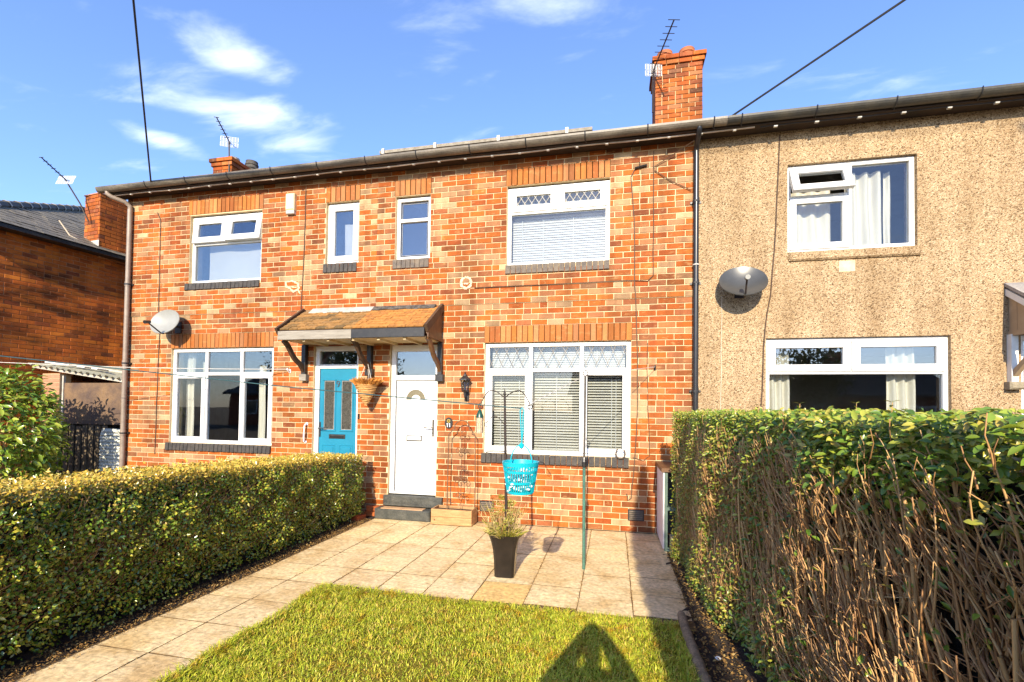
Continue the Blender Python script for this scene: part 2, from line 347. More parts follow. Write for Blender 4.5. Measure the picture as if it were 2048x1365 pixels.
def lawn_mat():
    m, n, l, b = nodes_of('lawn'); b.inputs['Roughness'].default_value = .9; b.inputs['Specular IOR Level'].default_value = .1
    t = pos_noise(n, l, 2.2, 5, .6); r = ramp(n, [(.35, (.12, .13, .012)), (.55, (.19, .15, .02)), (.7, (.32, .19, .045))]); l.new(t.outputs['Fac'], r.inputs[0])
    l.new(r.outputs[0], b.inputs['Base Color']); t2 = pos_noise(n, l, 60, 4); bump(n, l, b, t2.outputs['Fac'], 1, .02)
lawn_mat()
def patchy(name, scale, lo, hi, tint):
    m = MATS[name]; n, l = m.node_tree.nodes, m.node_tree.links; b = n['Principled BSDF']; src = b.inputs['Base Color'].links[0].from_socket
    t = pos_noise(n, l, scale, 4, .65, .4); r = ramp(n, [(lo, tint), (hi, (1.05, 1.05, 1.05))]); l.new(t.outputs['Fac'], r.inputs[0])
    c = mixc(n, l, 1.0, src, r.outputs[0], 'MULTIPLY')
    for k in list(src.links):
        if k.to_node != c.node: l.new(c, k.to_socket)
patchy('grass_blade', 6.5, .34, .48, (.98, .68, .40)); patchy('leaf_hedge_low', 2.6, .36, .6, (.62, .66, .5)); patchy('leaf_hedge_tall', 2.2, .36, .6, (.7, .7, .55))

# ------------------------------------------------------------------ mesh helpers
class MB:
    def __init__(s): s.v = []; s.f = []
    def add(s, vs, fs):
        o = len(s.v); s.v += [tuple(p) for p in vs]; s.f += [tuple(o+i for i in f) for f in fs]; return s
    def box(s, x0, x1, y0, y1, z0, z1):
        return s.add([(x0,y0,z0),(x1,y0,z0),(x1,y1,z0),(x0,y1,z0),(x0,y0,z1),(x1,y0,z1),(x1,y1,z1),(x0,y1,z1)],
                     [(3,2,1,0),(4,5,6,7),(0,1,5,4),(1,2,6,5),(2,3,7,6),(3,0,4,7)])
    def rbox(s, x0, x1, y0, y1, z0, z1, c=.004):
        """box with chamfered edges facing -Y"""
        a = [(x0,y0+c,z0),(x1,y0+c,z0),(x1,y0+c,z1),(x0,y0+c,z1)]
        b = [(x0+c,y0,z0+c),(x1-c,y0,z0+c),(x1-c,y0,z1-c),(x0+c,y0,z1-c)]
        d = [(x0,y1,z0),(x1,y1,z0),(x1,y1,z1),(x0,y1,z1)]
        fs = [(4,5,6,7)] + [(i,(i+1)%4,4+(i+1)%4,4+i) for i in range(4)] + [(8+i,8+(i+1)%4,(i+1)%4,i) for i in range(4)] + [(11,10,9,8)]
        return s.add(a+b+d, fs)
    def prism(s, poly, axis, a, b):
        """poly: 2D points; axis x: (y,z), y: (x,z), z: (x,y)"""
        def P(p, t): return {'x': (t, p[0], p[1]), 'y': (p[0], t, p[1]), 'z': (p[0], p[1], t)}[axis]
        n = len(poly); vs = [P(p, a) for p in poly] + [P(p, b) for p in poly]
        fs = [tuple(range(n))[::-1], tuple(range(n, 2*n))] + [(i, (i+1) % n, n+(i+1) % n, n+i) for i in range(n)]
        return s.add(vs, fs)
    def tube(s, pts, r, n=6, cap=True):
        pts = [Vector(p) for p in pts]; k = len(pts)
        rs = r if isinstance(r, (list, tuple)) else [r]*k
        vs = []; up = None
        for i, p in enumerate(pts):
            t = (pts[min(i+1, k-1)]-pts[max(i-1, 0)]).normalized()
            if up is None: up = Vector((0, 0, 1)) if abs(t.z) < .9 else Vector((1, 0, 0))
            a = t.cross(up)
            if a.length < 1e-5: a = t.cross(Vector((0, 1, 0)))
            a.normalize(); b = a.cross(t).normalized(); up = b
            for j in range(n):
                w = 2*math.pi*j/n; vs.append(p+(a*math.cos(w)+b*math.sin(w))*rs[i])
        fs = [(i*n+j, i*n+(j+1) % n, (i+1)*n+(j+1) % n, (i+1)*n+j) for i in range(k-1) for j in range(n)]
        if cap: fs += [tuple(range(n))[::-1], tuple((k-1)*n+j for j in range(n))]
        return s.add(vs, fs)
    def lathe(s, prof, c=(0, 0, 0), n=24, mat=None, close=False):
        vs = []
        for r, z in prof:
            for j in range(n):
                w = 2*math.pi*j/n; p = Vector((r*math.cos(w), r*math.sin(w), z))
                if mat: p = mat @ p
                vs.append(p+Vector(c))
        k = len(prof); fs = [(i*n+j, i*n+(j+1) % n, (i+1)*n+(j+1) % n, (i+1)*n+j) for i in range(k-1) for j in range(n)]
        if close: fs += [tuple(range(n))[::-1], tuple((k-1)*n+j for j in range(n))]
        return s.add(vs, fs)
    def xf(s, M, i0=0):
        for i in range(i0, len(s.v)): s.v[i] = tuple(M @ Vector(s.v[i]))
        return s
def arc(c, r, a0, a1, n, plane='xz', y=None):
    out = []
    for i in range(n+1):
        w = R(a0+(a1-a0)*i/n); q = (c[0]+r*math.cos(w), c[1]+r*math.sin(w))
        out.append((q[0], y, q[1]) if plane == 'xz' else (y, q[0], q[1]))
    return out
def spiral(c, r0, r1, a0, a1, n, y):
    return [(c[0]+(r0+(r1-r0)*i/n)*math.cos(R(a0+(a1-a0)*i/n)), y, c[1]+(r0+(r1-r0)*i/n)*math.sin(R(a0+(a1-a0)*i/n))) for i in range(n+1)]

def link(name, data, parent=None):
    o = bpy.data.objects.new(name, data); COL.objects.link(o)
    if parent is not None:
        o.parent = parent
        if parent.get('_base'): o.location = [-c for c in parent.location]
    return o
def mesh_obj(name, mb, mat, parent=None, smooth=False):
    me = bpy.data.meshes.new(name); me.from_pydata([tuple(v) for v in mb.v], [], mb.f); me.update()
    me.materials.append(MATS[mat])
    if smooth:
        me.polygons.foreach_set('use_smooth', [True]*len(me.polygons))
        try: me.set_sharp_from_angle(angle=R(40))
        except Exception: pass
    return link(name, me, parent)
def mesh_np(name, V, F, mat, parent=None, smooth=False):
    me = bpy.data.meshes.new(name); V = np.asarray(V, dtype=np.float32); F = np.asarray(F, dtype=np.int32)
    me.vertices.add(len(V)); me.vertices.foreach_set('co', V.ravel())
    k = F.shape[1]; me.loops.add(F.size); me.loops.foreach_set('vertex_index', F.ravel())
    me.polygons.add(len(F)); me.polygons.foreach_set('loop_start', np.arange(0, F.size, k, dtype=np.int32))
    me.update(calc_edges=True)
    if smooth: me.polygons.foreach_set('use_smooth', np.ones(len(F), dtype=bool))
    me.materials.append(MATS[mat])
    return link(name, me, parent)
def tag(o, label=None, cat=None, group=None, kind=None):
    if label: o['label'] = label
    if cat: o['category'] = cat
    if group: o['group'] = group
    if kind: o['kind'] = kind
    return o
def thing(name, label, cat, loc=(0, 0, 0), group=None):
    o = bpy.data.objects.new(name, None); COL.objects.link(o); o.location = loc; o.empty_display_size = .1
    o['_base'] = 1
    return tag(o, label, cat, group)
def single(name, mb, mat, label, cat, group=None, smooth=False):
    return tag(mesh_obj(name, mb, mat, None, smooth), label, cat, group)

# ------------------------------------------------------------------ brickwork
CH, BL, JT = .0825, .2345, .010
def brick_tmpl(w, h, d, c=.0035):
    return MB().rbox(-w/2, w/2, 0, d, -h/2, h/2, c)
_bm = {}
def brick_data(w, h, d, mat):
    k = (round(w/.004), round(h/.004), round(d/.004), mat)
    if k not in _bm:
        t = brick_tmpl(w, h, d); me = bpy.data.meshes.new('brick'); me.from_pydata(t.v, [], t.f); me.update(); me.materials.append(MATS[mat]); _bm[k] = me
    return _bm[k]
def lay(u0, u1, j0, j1, holes, seed=0, z_base=0.0, bl=BL, ch=CH):
    """stretcher bond; holes are (u0,u1,v0,v1). Returns (uc, vc, w, h, row)"""
    rr = random.Random(seed); out = []
    for j in range(j0, j1):
        z0 = z_base+j*ch; za, zb = z0+JT/2, z0+ch-JT/2; zc = (za+zb)/2
        off = (0 if j % 2 == 0 else bl/2)+rr.uniform(-.012, .012)
        spans = [(u0, u1)]
        for a, b, c, d in holes:
            if c < zc < d:
                ns = []
                for p, q in spans:
                    if b <= p or a >= q: ns.append((p, q)); continue
                    if a > p: ns.append((p, a))
                    if b < q: ns.append((b, q))
                spans = ns
        for p, q in spans:
            k = math.floor((p-u0-off)/bl)
            while True:
                a = u0+off+k*bl; b = a+bl; k += 1
                if a >= q: break
                a, b = max(a, p), min(b, q)
                if b-a < .035: continue
                if rr.random() < .05 and b-a > .2:          # a stretcher replaced by two headers
                    m = (a+b)/2; cuts = [(a, m), (m, b)]
                else: cuts = [(a, b)]
                for c, d in cuts:
                    l = c+JT/2 if c > p+1e-4 else c+.001
                    r = d-JT/2 if d < q-1e-4 else d-.001
                    out.append(((l+r)/2, zc, r-l, zb-za, j))
    return out
def build_bricks(parent, bricks, T, depth, m_single, m_mass, n_single, step=None, seed=0, mass_name='brick_mass', in_view=None):
    """the n_single bricks that show largest become objects, the rest one mesh"""
    rr = random.Random(seed)
    c = Vector(CAM)
    def score(b):
        p = T @ Vector((b[0], 0, b[1])); d = (p-c).length
        ok = 1 if (in_view is None or in_view(p)) else 0
        return -(ok*b[2]/(d*d))
    order = sorted(bricks, key=score)
    mass = MB()
    for i, (u, v, w, h, j) in enumerate(order):
        d0 = (step(j) if step else 0)+rr.uniform(-.0022, .0022)
        M = T @ Matrix.Translation((u, d0, v)) @ Matrix.Rotation(rr.uniform(-.006, .006), 4, 'Y') @ Matrix.Rotation(rr.uniform(-.008, .008), 4, 'Z')
        if i < n_single:
            o = link('brick', brick_data(w, h, depth, m_single)); o.parent = parent; o.matrix_basis = M
        else:
            t = brick_tmpl(w, h, depth); mass.add([M @ Vector(q) for q in t.v], t.f)
    if mass.v:
        o = mesh_obj('brickwork', mass, m_mass); o.parent = parent; o['kind'] = 'stuff'
def mortar_mesh(u0, u1, v0, v1, holes, d0, d1, T, step=None):
    """backing wall cut round its openings"""
    us = sorted({u0, u1, *[x for h in holes for x in h[:2] if u0 < x < u1]})
    vs = sorted({v0, v1, *[x for h in holes for x in h[2:] if v0 < x < v1]}|({step[0]} if step else set()))
    mb = MB()
    for vi in range(len(vs)-1):
        a, b = vs[vi], vs[vi+1]; zc = (a+b)/2; run = None
        dd = d0+(step[1] if step and zc > step[0] else 0)
        for ui in range(len(us)-1):
            p, q = us[ui], us[ui+1]; uc = (p+q)/2
            solid = not any(h[0] < uc < h[1] and h[2] < zc < h[3] for h in holes)
            if solid: run = (run[0], q) if run else (p, q)
            if run and (not solid or ui == len(us)-2): mb.box(run[0], run[1], dd, d1, a, b); run = None
    return mb.xf(T)
ID = Matrix.Identity(4)

# ------------------------------------------------------------------ windows
def bars(mb, x0, x1, y0, y1, z0, z1, w):
    """four bars of a frame, butted"""
    wl_, wr, wb, wt = (w,)*4 if not isinstance(w, tuple) else w
    mb.rbox(x0, x1, y0, y1, z0, z0+wb, .006); mb.rbox(x0, x1, y0, y1, z1-wt, z1, .006)
    mb.rbox(x0, x0+wl_, y0, y1, z0+wb, z1-wt, .006); mb.rbox(x1-wr, x1, y0, y1, z0+wb, z1-wt, .006)
def window(house, x0, x1, z0, z1, mullions, transoms, panes, y=.045, mat='upvc', fw=.055):
    """mullions: (x, za, zb); transoms: (z, xa, xb); panes: dict(x0,x1,z0,z1,sash,lead,tilt,glass)"""
    f = MB(); bars(f, x0, x1, y, y+.07, z0, z1, fw)
    for z, xa, xb in transoms: f.rbox(xa, xb, y+.001, y+.068, z-.026, z+.026, .006)
    for x, za, zb in mullions: f.rbox(x-.026, x+.026, y+.002, y+.067, za, zb, .006)
    w = mesh_obj('window', f, mat, house)
    for p in panes:
        a, b, c, d = p['x0'], p['x1'], p['z0'], p['z1']; tl = p.get('tilt', 0)
        M = Matrix.Translation((0, y, d)) @ Matrix.Rotation(-tl, 4, 'X') @ Matrix.Translation((0, -y, -d))
        par = w; sub = mesh_obj
        ga, gb, gc, gd = a-.008, b+.008, c-.008, d+.008; yy = y+.03
        if p.get('sash'):
            s = MB(); sw = p.get('sw', .052); bars(s, a-.018, b+.018, y-.016, y+.045, c-.018, d+.018, sw+.018); s.xf(M)
            mesh_obj('sash', s, mat, w)
            ga, gb, gc, gd = a+sw-.008, b-sw+.008, c+sw-.008, d-sw+.008; yy = y+.012
            q = MB(); t = .004                                  # dark gasket line round the sash
            bars(q, a-.024, b+.024, y-.004, y-.001, c-.024, d+.024, .007); q.xf(M); mesh_obj('gasket', q, 'upvc_seam', w)
        g = MB().box(ga, gb, yy, yy+.006, gc, gd).xf(M); mesh_obj('pane', g, p.get('glass', 'glass'), w)
        q = MB(); bars(q, ga+.006, gb-.006, yy-.004, yy-.001, gc+.006, gd-.006, .006); q.xf(M); mesh_obj('glazing_bead', q, 'upvc_seam', w)
        if p.get('lead'):
            lm = MB(); n = p['lead']; W_, H_ = gb-ga, gd-gc; st = W_/n
            for k in range(-1, n+1):
                for sgn in (1, -1):
                    xs = ga+k*st+(st*.5 if sgn < 0 else 0); pts = []
                    p0 = (xs, gc) if sgn > 0 else (xs, gd); run = st*1.0
                    p1 = (xs+run, gd if sgn > 0 else gc)
                    t0, t1 = 0.0, 1.0
                    if p0[0] < ga: t0 = (ga-p0[0])/run
                    if p1[0] > gb: t1 = (gb-p0[0])/run
                    if t1 <= t0: continue
                    A = [(p0[0]+run*t, yy-.003, p0[1]+(p1[1]-p0[1])*t) for t in (t0, t1)]
                    lm.tube(A, .0045, 4)
            lm.xf(M); mesh_obj('lead_lattice', lm, 'clip_white' if p.get('white_lead') else 'lead', w)
    return w
def sill(house, x0, x1, zt, zb, mat, out=.03, n=None):
    n = n or max(2, round((x1-x0)/.078)); st = (x1-x0)/n
    base = mesh_obj('window_sill', MB().box(x0+.004, x1-.004, .012, .06, zb+.006, zt-.004), 'mortar', house)
    for k in range(n):
        w = st-.007+random.uniform(-.002, .002); h = zt-zb+random.uniform(-.004, .003)
        o = link('brick', brick_data(w, h, .13, mat)); o.parent = base
        o.location = (x0+st*(k+.5), -out+random.uniform(-.004, .004), (zt+zb)/2); o.rotation_euler = (R(-4), random.uniform(-.02, .02), random.uniform(-.01, .01))
def lintel(house, x0, x1, zb, zt, y0=0.0):
    n = max(3, round((x1-x0)/CH)); st = (x1-x0)/n
    base = mesh_obj('lintel', MB().box(x0, x1, y0+.007, .07, zb+.002, zt), 'mortar', house)
    for k in range(n):
        o = link('brick', brick_data(st-.010, zt-zb-.008, .10, 'brick_soldier')); o.parent = base
        o.location = (x0+st*(k+.5), y0+random.uniform(-.002, .002), (zt+zb)/2); o.rotation_euler = (0, random.uniform(-.008, .008), 0)

# ------------------------------------------------------------------ the ground
def structure(name, mb, mat, parent=None):
    o = mesh_obj(name, mb, mat, parent); o['kind'] = 'structure'; return o
structure('ground', MB().add([(-400, -400, -.06), (400, -400, -.06), (400, 400, -.06), (-400, 400, -.06)], [(0, 1, 2, 3)]), 'earth')
# soil beds under the hedges, slightly uneven
def bed(name, x0, x1, y0, y1, nx, ny, z, amp):
    xs, ys = np.linspace(x0, x1, nx), np.linspace(y0, y1, ny)
    V = np.array([(x, y, z+amp*rng.normal()*.5) for y in ys for x in xs]); F = [(j*nx+i, j*nx+i+1, (j+1)*nx+i+1, (j+1)*nx+i) for j in range(ny-1) for i in range(nx-1)]
    o = mesh_np(name, V, F, 'soil', smooth=True); o['kind'] = 'structure'; return o
bed('hedge_bed', -5.6, -4.58, -9, -.02, 14, 110, -.012, .02)
bed('border_soil', -.49, 1.1, -9, -.02, 16, 110, -.012, .022)
lawn = structure('lawn', MB().box(-3.63, -.56, -9.5, -2.83, -.055, -.004), 'lawn')
patio = structure('patio', MB().box(-4.58, -.42, -2.83, .0, -.058, -.0075), 'grit')
path = structure('path', MB().box(-4.58, -3.635, -9.5, -2.832, -.058, -.0075), 'grit')
XJ = [-4.555, -4.105, -3.645, -3.180, -2.730, -2.270, -1.805, -1.350, -.888, -.432]
YJ = [.0]+[-.42-.4555*k for k in range(20)]
_sl = {}
def slab(parent, x0, x1, y0, y1, mat='slab'):
    g = .0045; w, d = x1-x0-2*g, y1-y0-2*g
    k = (round(w, 2), round(d, 2), random.randrange(3), len(mat))
    if k not in _sl:
        n = 5; xs = np.linspace(-w/2, w/2, n); ys = np.linspace(-d/2, d/2, n); V = []; F = []
        rr = random.Random(hash(k) % 999)
        for j in range(n):
            for i in range(n):
                e = (i in (0, n-1)) + (j in (0, n-1))
                V.append((xs[i]+(rr.uniform(-.0035, .002) if e else 0), ys[j]+(rr.uniform(-.0035, .002) if e else 0), (-.002 if e else rr.uniform(-.0006, .0006))))
        F = [(j*n+i, j*n+i+1, (j+1)*n+i+1, (j+1)*n+i) for j in range(n-1) for i in range(n-1)]
        ring = [i for i in range(n)]+[j*n+n-1 for j in range(1, n)]+[(n-1)*n+i for i in range(n-2, -1, -1)]+[j*n for j in range(n-2, 0, -1)]
        b0 = len(V); V += [(V[i][0], V[i][1], -.035) for i in ring]; m = len(ring)
        F += [(ring[i], b0+i, b0+(i+1) % m, ring[(i+1) % m]) for i in range(m)]
        me = bpy.data.meshes.new('slab'); me.from_pydata(V, [], F); me.update(); me.materials.append(MATS[mat]); me.materials.append(MATS['grit']); _sl[k] = me
        for p_ in me.polygons[(n-1)**2:]: p_.material_index = 1
        me.polygons.foreach_set('use_smooth', [True]*len(me.polygons))
        try: me.set_sharp_from_angle(angle=R(30))
        except Exception: pass
    o = link('slab', _sl[k]); o.parent = parent
    o.location = ((x0+x1)/2, (y0+y1)/2, random.uniform(-.0012, .0008)); o.rotation_euler = (random.uniform(-.0016, .0016), random.uniform(-.0016, .0016), random.choice((0, math.pi))+random.uniform(-.005, .005))
for i in range(len(XJ)-1):
    off = [0, 0, .01, -.01, -.02, .0, .03, -.03, .02][i]
    for k in range(len(YJ)-1):
        y1, y0 = YJ[k]+(off if k else -.02), YJ[k+1]+off
        if i < 2:
            if y0 < -9.4: break
            slab(path if y0 < -2.75 else patio, XJ[i], XJ[i+1], y0, y1)
        else:
            if y1 < -2.66: break
            slab(patio, XJ[i], XJ[i+1], max(y0, -2.84), y1, 'slab_rusty' if (i, k) == (5, 5) else 'slab')

# ------------------------------------------------------------------ the terrace
Z1 = 39*CH; WT = 5.40
def step_of(j): return -.014 if j >= 39 else 0.0
def rooms(house, x0, x1, mat='room_paint'):
    for a, b in ((.12, 2.72), (2.9, 5.3)):
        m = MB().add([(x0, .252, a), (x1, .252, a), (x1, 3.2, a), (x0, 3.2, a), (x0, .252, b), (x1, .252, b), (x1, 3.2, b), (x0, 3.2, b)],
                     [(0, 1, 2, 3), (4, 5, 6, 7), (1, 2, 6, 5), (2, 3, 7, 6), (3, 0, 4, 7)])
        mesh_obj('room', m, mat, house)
def roof(house, x0, x1, mat='roof_tile'):
    m = MB(); n = 14
    for k in range(n):
        ya, yb = -.27+4.5*k/n, -.27+4.5*(k+1)/n+.06
        za, zb = 5.425+(ya+.27)*.5, 5.425+(yb+.27)*.5
        m.prism([(ya, za), (yb, zb-.03), (yb, zb), (ya, za+.035)], 'x', x0, x1)
        m.prism([(8.46-ya, za), (8.46-yb, zb-.03), (8.46-yb, zb), (8.46-ya, za+.035)], 'x', x0, x1)
    r = mesh_obj('roof', m, mat, house)
    rt = MB()
    for k in range(int((x1-x0)/.45)): rt.tube([(x0+.45*k+.01, 4.23, 7.66), (x0+.45*k+.44, 4.23, 7.66)], .11, 8)
    o = mesh_obj('ridge_tiles', rt, 'ridge_red', r)
    mesh_obj('soffit', MB().box(x0, x1, -.235, .0, 5.345, 5.36).box(x0, x1, -.25, -.236, 5.335, 5.45), 'soffit', house)
    return r
def casing(x0, x1, z0, z1, holes): pass

# ---- number 11, the middle brick house
h11 = thing('terraced_house', 'orange brick terraced house with white front door and slatted blinds', 'house', (-2.35, 0, 0), 'terrace')
open11 = [(-4.40, -3.825, 3.955, 4.935), (-2.622, -1.137, 3.77, 4.945), (-2.935, -.832, 1.01, 2.635), (-4.455, -3.672, .0, 2.64)]
lint11 = [(-4.42, -3.815, 4.95, 5.2), (-2.64, -1.13, 4.95, 5.2), (-2.945, -.82, 2.64, 2.8875)]
wall = mesh_obj('wall', mortar_mesh(-4.71, -.012, 0, WT, [(a, b, c-.001, d+.012) for a, b, c, d in open11], .007, .25, ID, (Z1, -.014)), 'mortar', h11)
bk = lay(-4.71, -.012, 0, 65, [(a-.004, b+.004, c-.02, d+.02) for a, b, c, d in open11]+lint11, 3)
build_bricks(wall, bk, ID, .1, 'brick_single', 'brick_mass', 300, step_of, 5, in_view=lambda p: p.x > -3.6)
for a, b, c, d in lint11: lintel(h11, a, b, c, d, -.014 if c > 3 else 0)
sill(h11, -4.435, -3.835, 3.957, 3.815, 'brick_sill_weathered'); sill(h11, -2.634, -1.134, 3.775, 3.645, 'brick_sill_weathered'); sill(h11, -2.965, -.85, 1.012, .878, 'brick_sill')
window(h11, -4.40, -3.825, 3.96, 4.935, [], [], [dict(x0=-4.322, x1=-3.903, z0=4.04, z1=4.85, sash=0, glass='glass_strong')], mat='upvc')
# its glazing bar
t = MB().rbox(-4.345, -3.88, .04, .1, 4.555, 4.605, .006); mesh_obj('glazing_bar', t, 'upvc', h11)
window(h11, -2.622, -1.137, 3.77, 4.94, [(-1.88, 4.6, 4.89)], [(4.565, -2.57, -1.19)],
       [dict(x0=-2.567, x1=-1.906, z0=4.591, z1=4.885, sash=1, lead=5, sw=.075, white_lead=1), dict(x0=-1.854, x1=-1.192, z0=4.591, z1=4.885, sash=1, lead=5, sw=.075, white_lead=1),
        dict(x0=-2.567, x1=-1.192, z0=3.825, z1=4.539)])
window(h11, -2.932, -.835, 1.012, 2.632, [(-2.25, 1.06, 2.58), (-1.512, 1.06, 2.58)], [(2.235, -2.88, -.89)],
       [dict(x0=-2.877, x1=-2.276, z0=2.261, z1=2.577, lead=4), dict(x0=-2.224, x1=-1.538, z0=2.261, z1=2.577, lead=4), dict(x0=-1.486, x1=-.89, z0=2.261, z1=2.577, lead=4),
        dict(x0=-2.877, x1=-2.276, z0=1.067, z1=2.209, sash=1), dict(x0=-2.224, x1=-1.538, z0=1.067, z1=2.209), dict(x0=-1.486, x1=-.89, z0=1.067, z1=2.209, sash=1)])
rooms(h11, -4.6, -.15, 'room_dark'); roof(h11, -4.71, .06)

# ---- number 9, the left brick house
h9 = thing('terraced_house', 'orange brick terraced house with blue front door and curtained windows', 'house', (-7.2, 0, 0), 'terrace')
open9 = [(-8.255, -6.815, 3.755, 4.925), (-5.615, -5.028, 3.955, 4.945), (-8.59, -6.543, 1.01, 2.635), (-5.79, -5.0, .0, 2.645)]
lint9 = [(-8.295, -6.79, 4.95, 5.2), (-5.625, -5.015, 4.95, 5.2), (-8.605, -6.545, 2.64, 2.8875)]
wall9 = mesh_obj('wall', mortar_mesh(-9.63, -4.71, 0, WT, [(a, b, c-.001, d+.012) for a, b, c, d in open9], .007, .25, ID, (Z1, -.014)), 'mortar', h9)
bk = lay(-9.63, -4.71, 0, 65, [(a-.004, b+.004, c-.02, d+.02) for a, b, c, d in open9]+lint9, 4)
build_bricks(wall9, bk, ID, .1, 'brick_single', 'brick_mass', 300, step_of, 6, in_view=lambda p: p.z > 1.0 and not (p.x > -6 and 2.4 < p.z < 3.3))
for a, b, c, d in lint9: lintel(h9, a, b, c, d, -.014 if c > 3 else 0)
sill(h9, -8.325, -6.828, 3.76, 3.643, 'brick_sill'); sill(h9, -5.645, -5.05, 3.957, 3.81, 'brick_sill'); sill(h9, -8.638, -6.54, 1.012, .885, 'brick_sill')
window(h9, -8.255, -6.815, 3.757, 4.925, [(-7.535, 4.48, 4.87)], [(4.45, -8.2, -6.87)],
       [dict(x0=-8.2, x1=-7.561, z0=4.476, z1=4.87, sash=1, sw=.08, tilt=.10, glass='glass_strong'), dict(x0=-7.509, x1=-6.87, z0=4.476, z1=4.87, sash=1, sw=.08, tilt=.16, glass='glass_strong'),
        dict(x0=-8.2, x1=-6.87, z0=3.812, z1=4.424, glass='glass_strong')], mat='upvc')
window(h9, -5.613, -5.03, 3.958, 4.945, [], [], [dict(x0=-5.558, x1=-5.085, z0=4.02, z1=4.89, sash=1, sw=.07, glass='glass_strong')])
window(h9, -8.59, -6.545, 1.012, 2.632, [(-7.9, 1.06, 2.58), (-7.195, 1.06, 2.58)], [(2.2, -8.54, -6.6)],
       [dict(x0=-8.535, x1=-7.926, z0=2.226, z1=2.577, glass='glass_strong'), dict(x0=-7.874, x1=-7.221, z0=2.226, z1=2.577, glass='glass_strong'), dict(x0=-7.169, x1=-6.6, z0=2.226, z1=2.577, glass='glass_strong'),
        dict(x0=-8.535, x1=-7.926, z0=1.067, z1=2.174, sash=1), dict(x0=-7.874, x1=-7.221, z0=1.067, z1=2.174), dict(x0=-7.169, x1=-6.6, z0=1.067, z1=2.174, sash=1)])
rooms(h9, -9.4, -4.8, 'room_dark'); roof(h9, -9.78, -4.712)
# gable side of number 9 (seen only edge-on)
TG = Matrix(((0, 1, 0, -9.63), (-1, 0, 0, 0), (0, 0, 1, 0), (0, 0, 0, 1)))
gm = MB().box(-9.62, -9.4, .251, 8.4, 0, 5.4).prism([(0, 5.4), (8.4, 5.4), (4.2, 7.5)], 'x', -9.62, -9.4)
gw = mesh_obj('gable_wall', gm, 'mortar', h9)
build_bricks(gw, lay(-8.4, -.26, 0, 64, [], 8), TG, .05, 'brick_red_single', 'brick_red_mass', 0, None, 8)

# ---- number 13, the roughcast house
h13 = thing('terraced_house', 'pebble-dashed beige terraced house with cream curtains and grey satellite dish', 'house', (3.0, 0, 0), 'terrace')
open13 = [(1.13, 2.58, 3.745, 4.895), (.872, 2.92, .99, 2.63), (3.62, 4.45, 0, 2.62)]
mesh_obj('wall', mortar_mesh(-.008, 8.2, 0, WT, open13, -.018, .25, ID), 'roughcast', h13)
mesh_obj('window_sill', MB().rbox(1.14, 2.61, -.055, .06, 3.622, 3.742, .02), 'roughcast', h13)
mesh_obj('window_sill', MB().rbox(.86, 2.94, -.055, .06, .87, .988, .02), 'roughcast', h13)
mesh_obj('patch', MB().box(1.72, 1.9, -.021, -.0185, 3.46, 3.60), 'pale_patch', h13)
window(h13, 1.13, 2.58, 3.747, 4.892, [(1.867, 3.8, 4.84)], [(4.47, 1.185, 1.841)],
       [dict(x0=1.185, x1=1.841, z0=4.496, z1=4.837, sash=1, sw=.07, tilt=.42), dict(x0=1.185, x1=1.841, z0=3.802, z1=4.444, sash=1, sw=.06), dict(x0=1.893, x1=2.525, z0=3.802, z1=4.837)], y=.03)
window(h13, .872, 2.92, .992, 2.628, [(1.877, 2.22, 2.57)], [(2.19, .93, 2.865)],
       [dict(x0=.927, x1=1.851, z0=2.216, z1=2.573, sash=1, sw=.07, glass='glass_strong'), dict(x0=1.903, x1=2.865, z0=2.216, z1=2.573, sash=1, sw=.07, glass='glass_strong'), dict(x0=.927, x1=2.865, z0=1.047, z1=2.164)], y=.03)
rooms(h13, .1, 8.0, 'room_paint'); roof(h13, .062, 8.3)
d13 = MB(); bars(d13, 3.62, 4.45, .03, .1, .3, 2.62, .06); d13.rbox(3.68, 4.39, .032, .098, 2.2, 2.26)
dd = mesh_obj('door', MB().rbox(3.68, 4.39, .05, .09, .3, 2.2), 'purple_door', h13); mesh_obj('door_frame', d13, 'upvc', dd); mesh_obj('transom_pane', MB().box(3.68, 4.39, .06, .066, 2.26, 2.56), 'glass_strong', dd)
mesh_obj('doorstep', MB().rbox(3.55, 4.5, -.3, .02, 0, .29), 'step_black', h13)

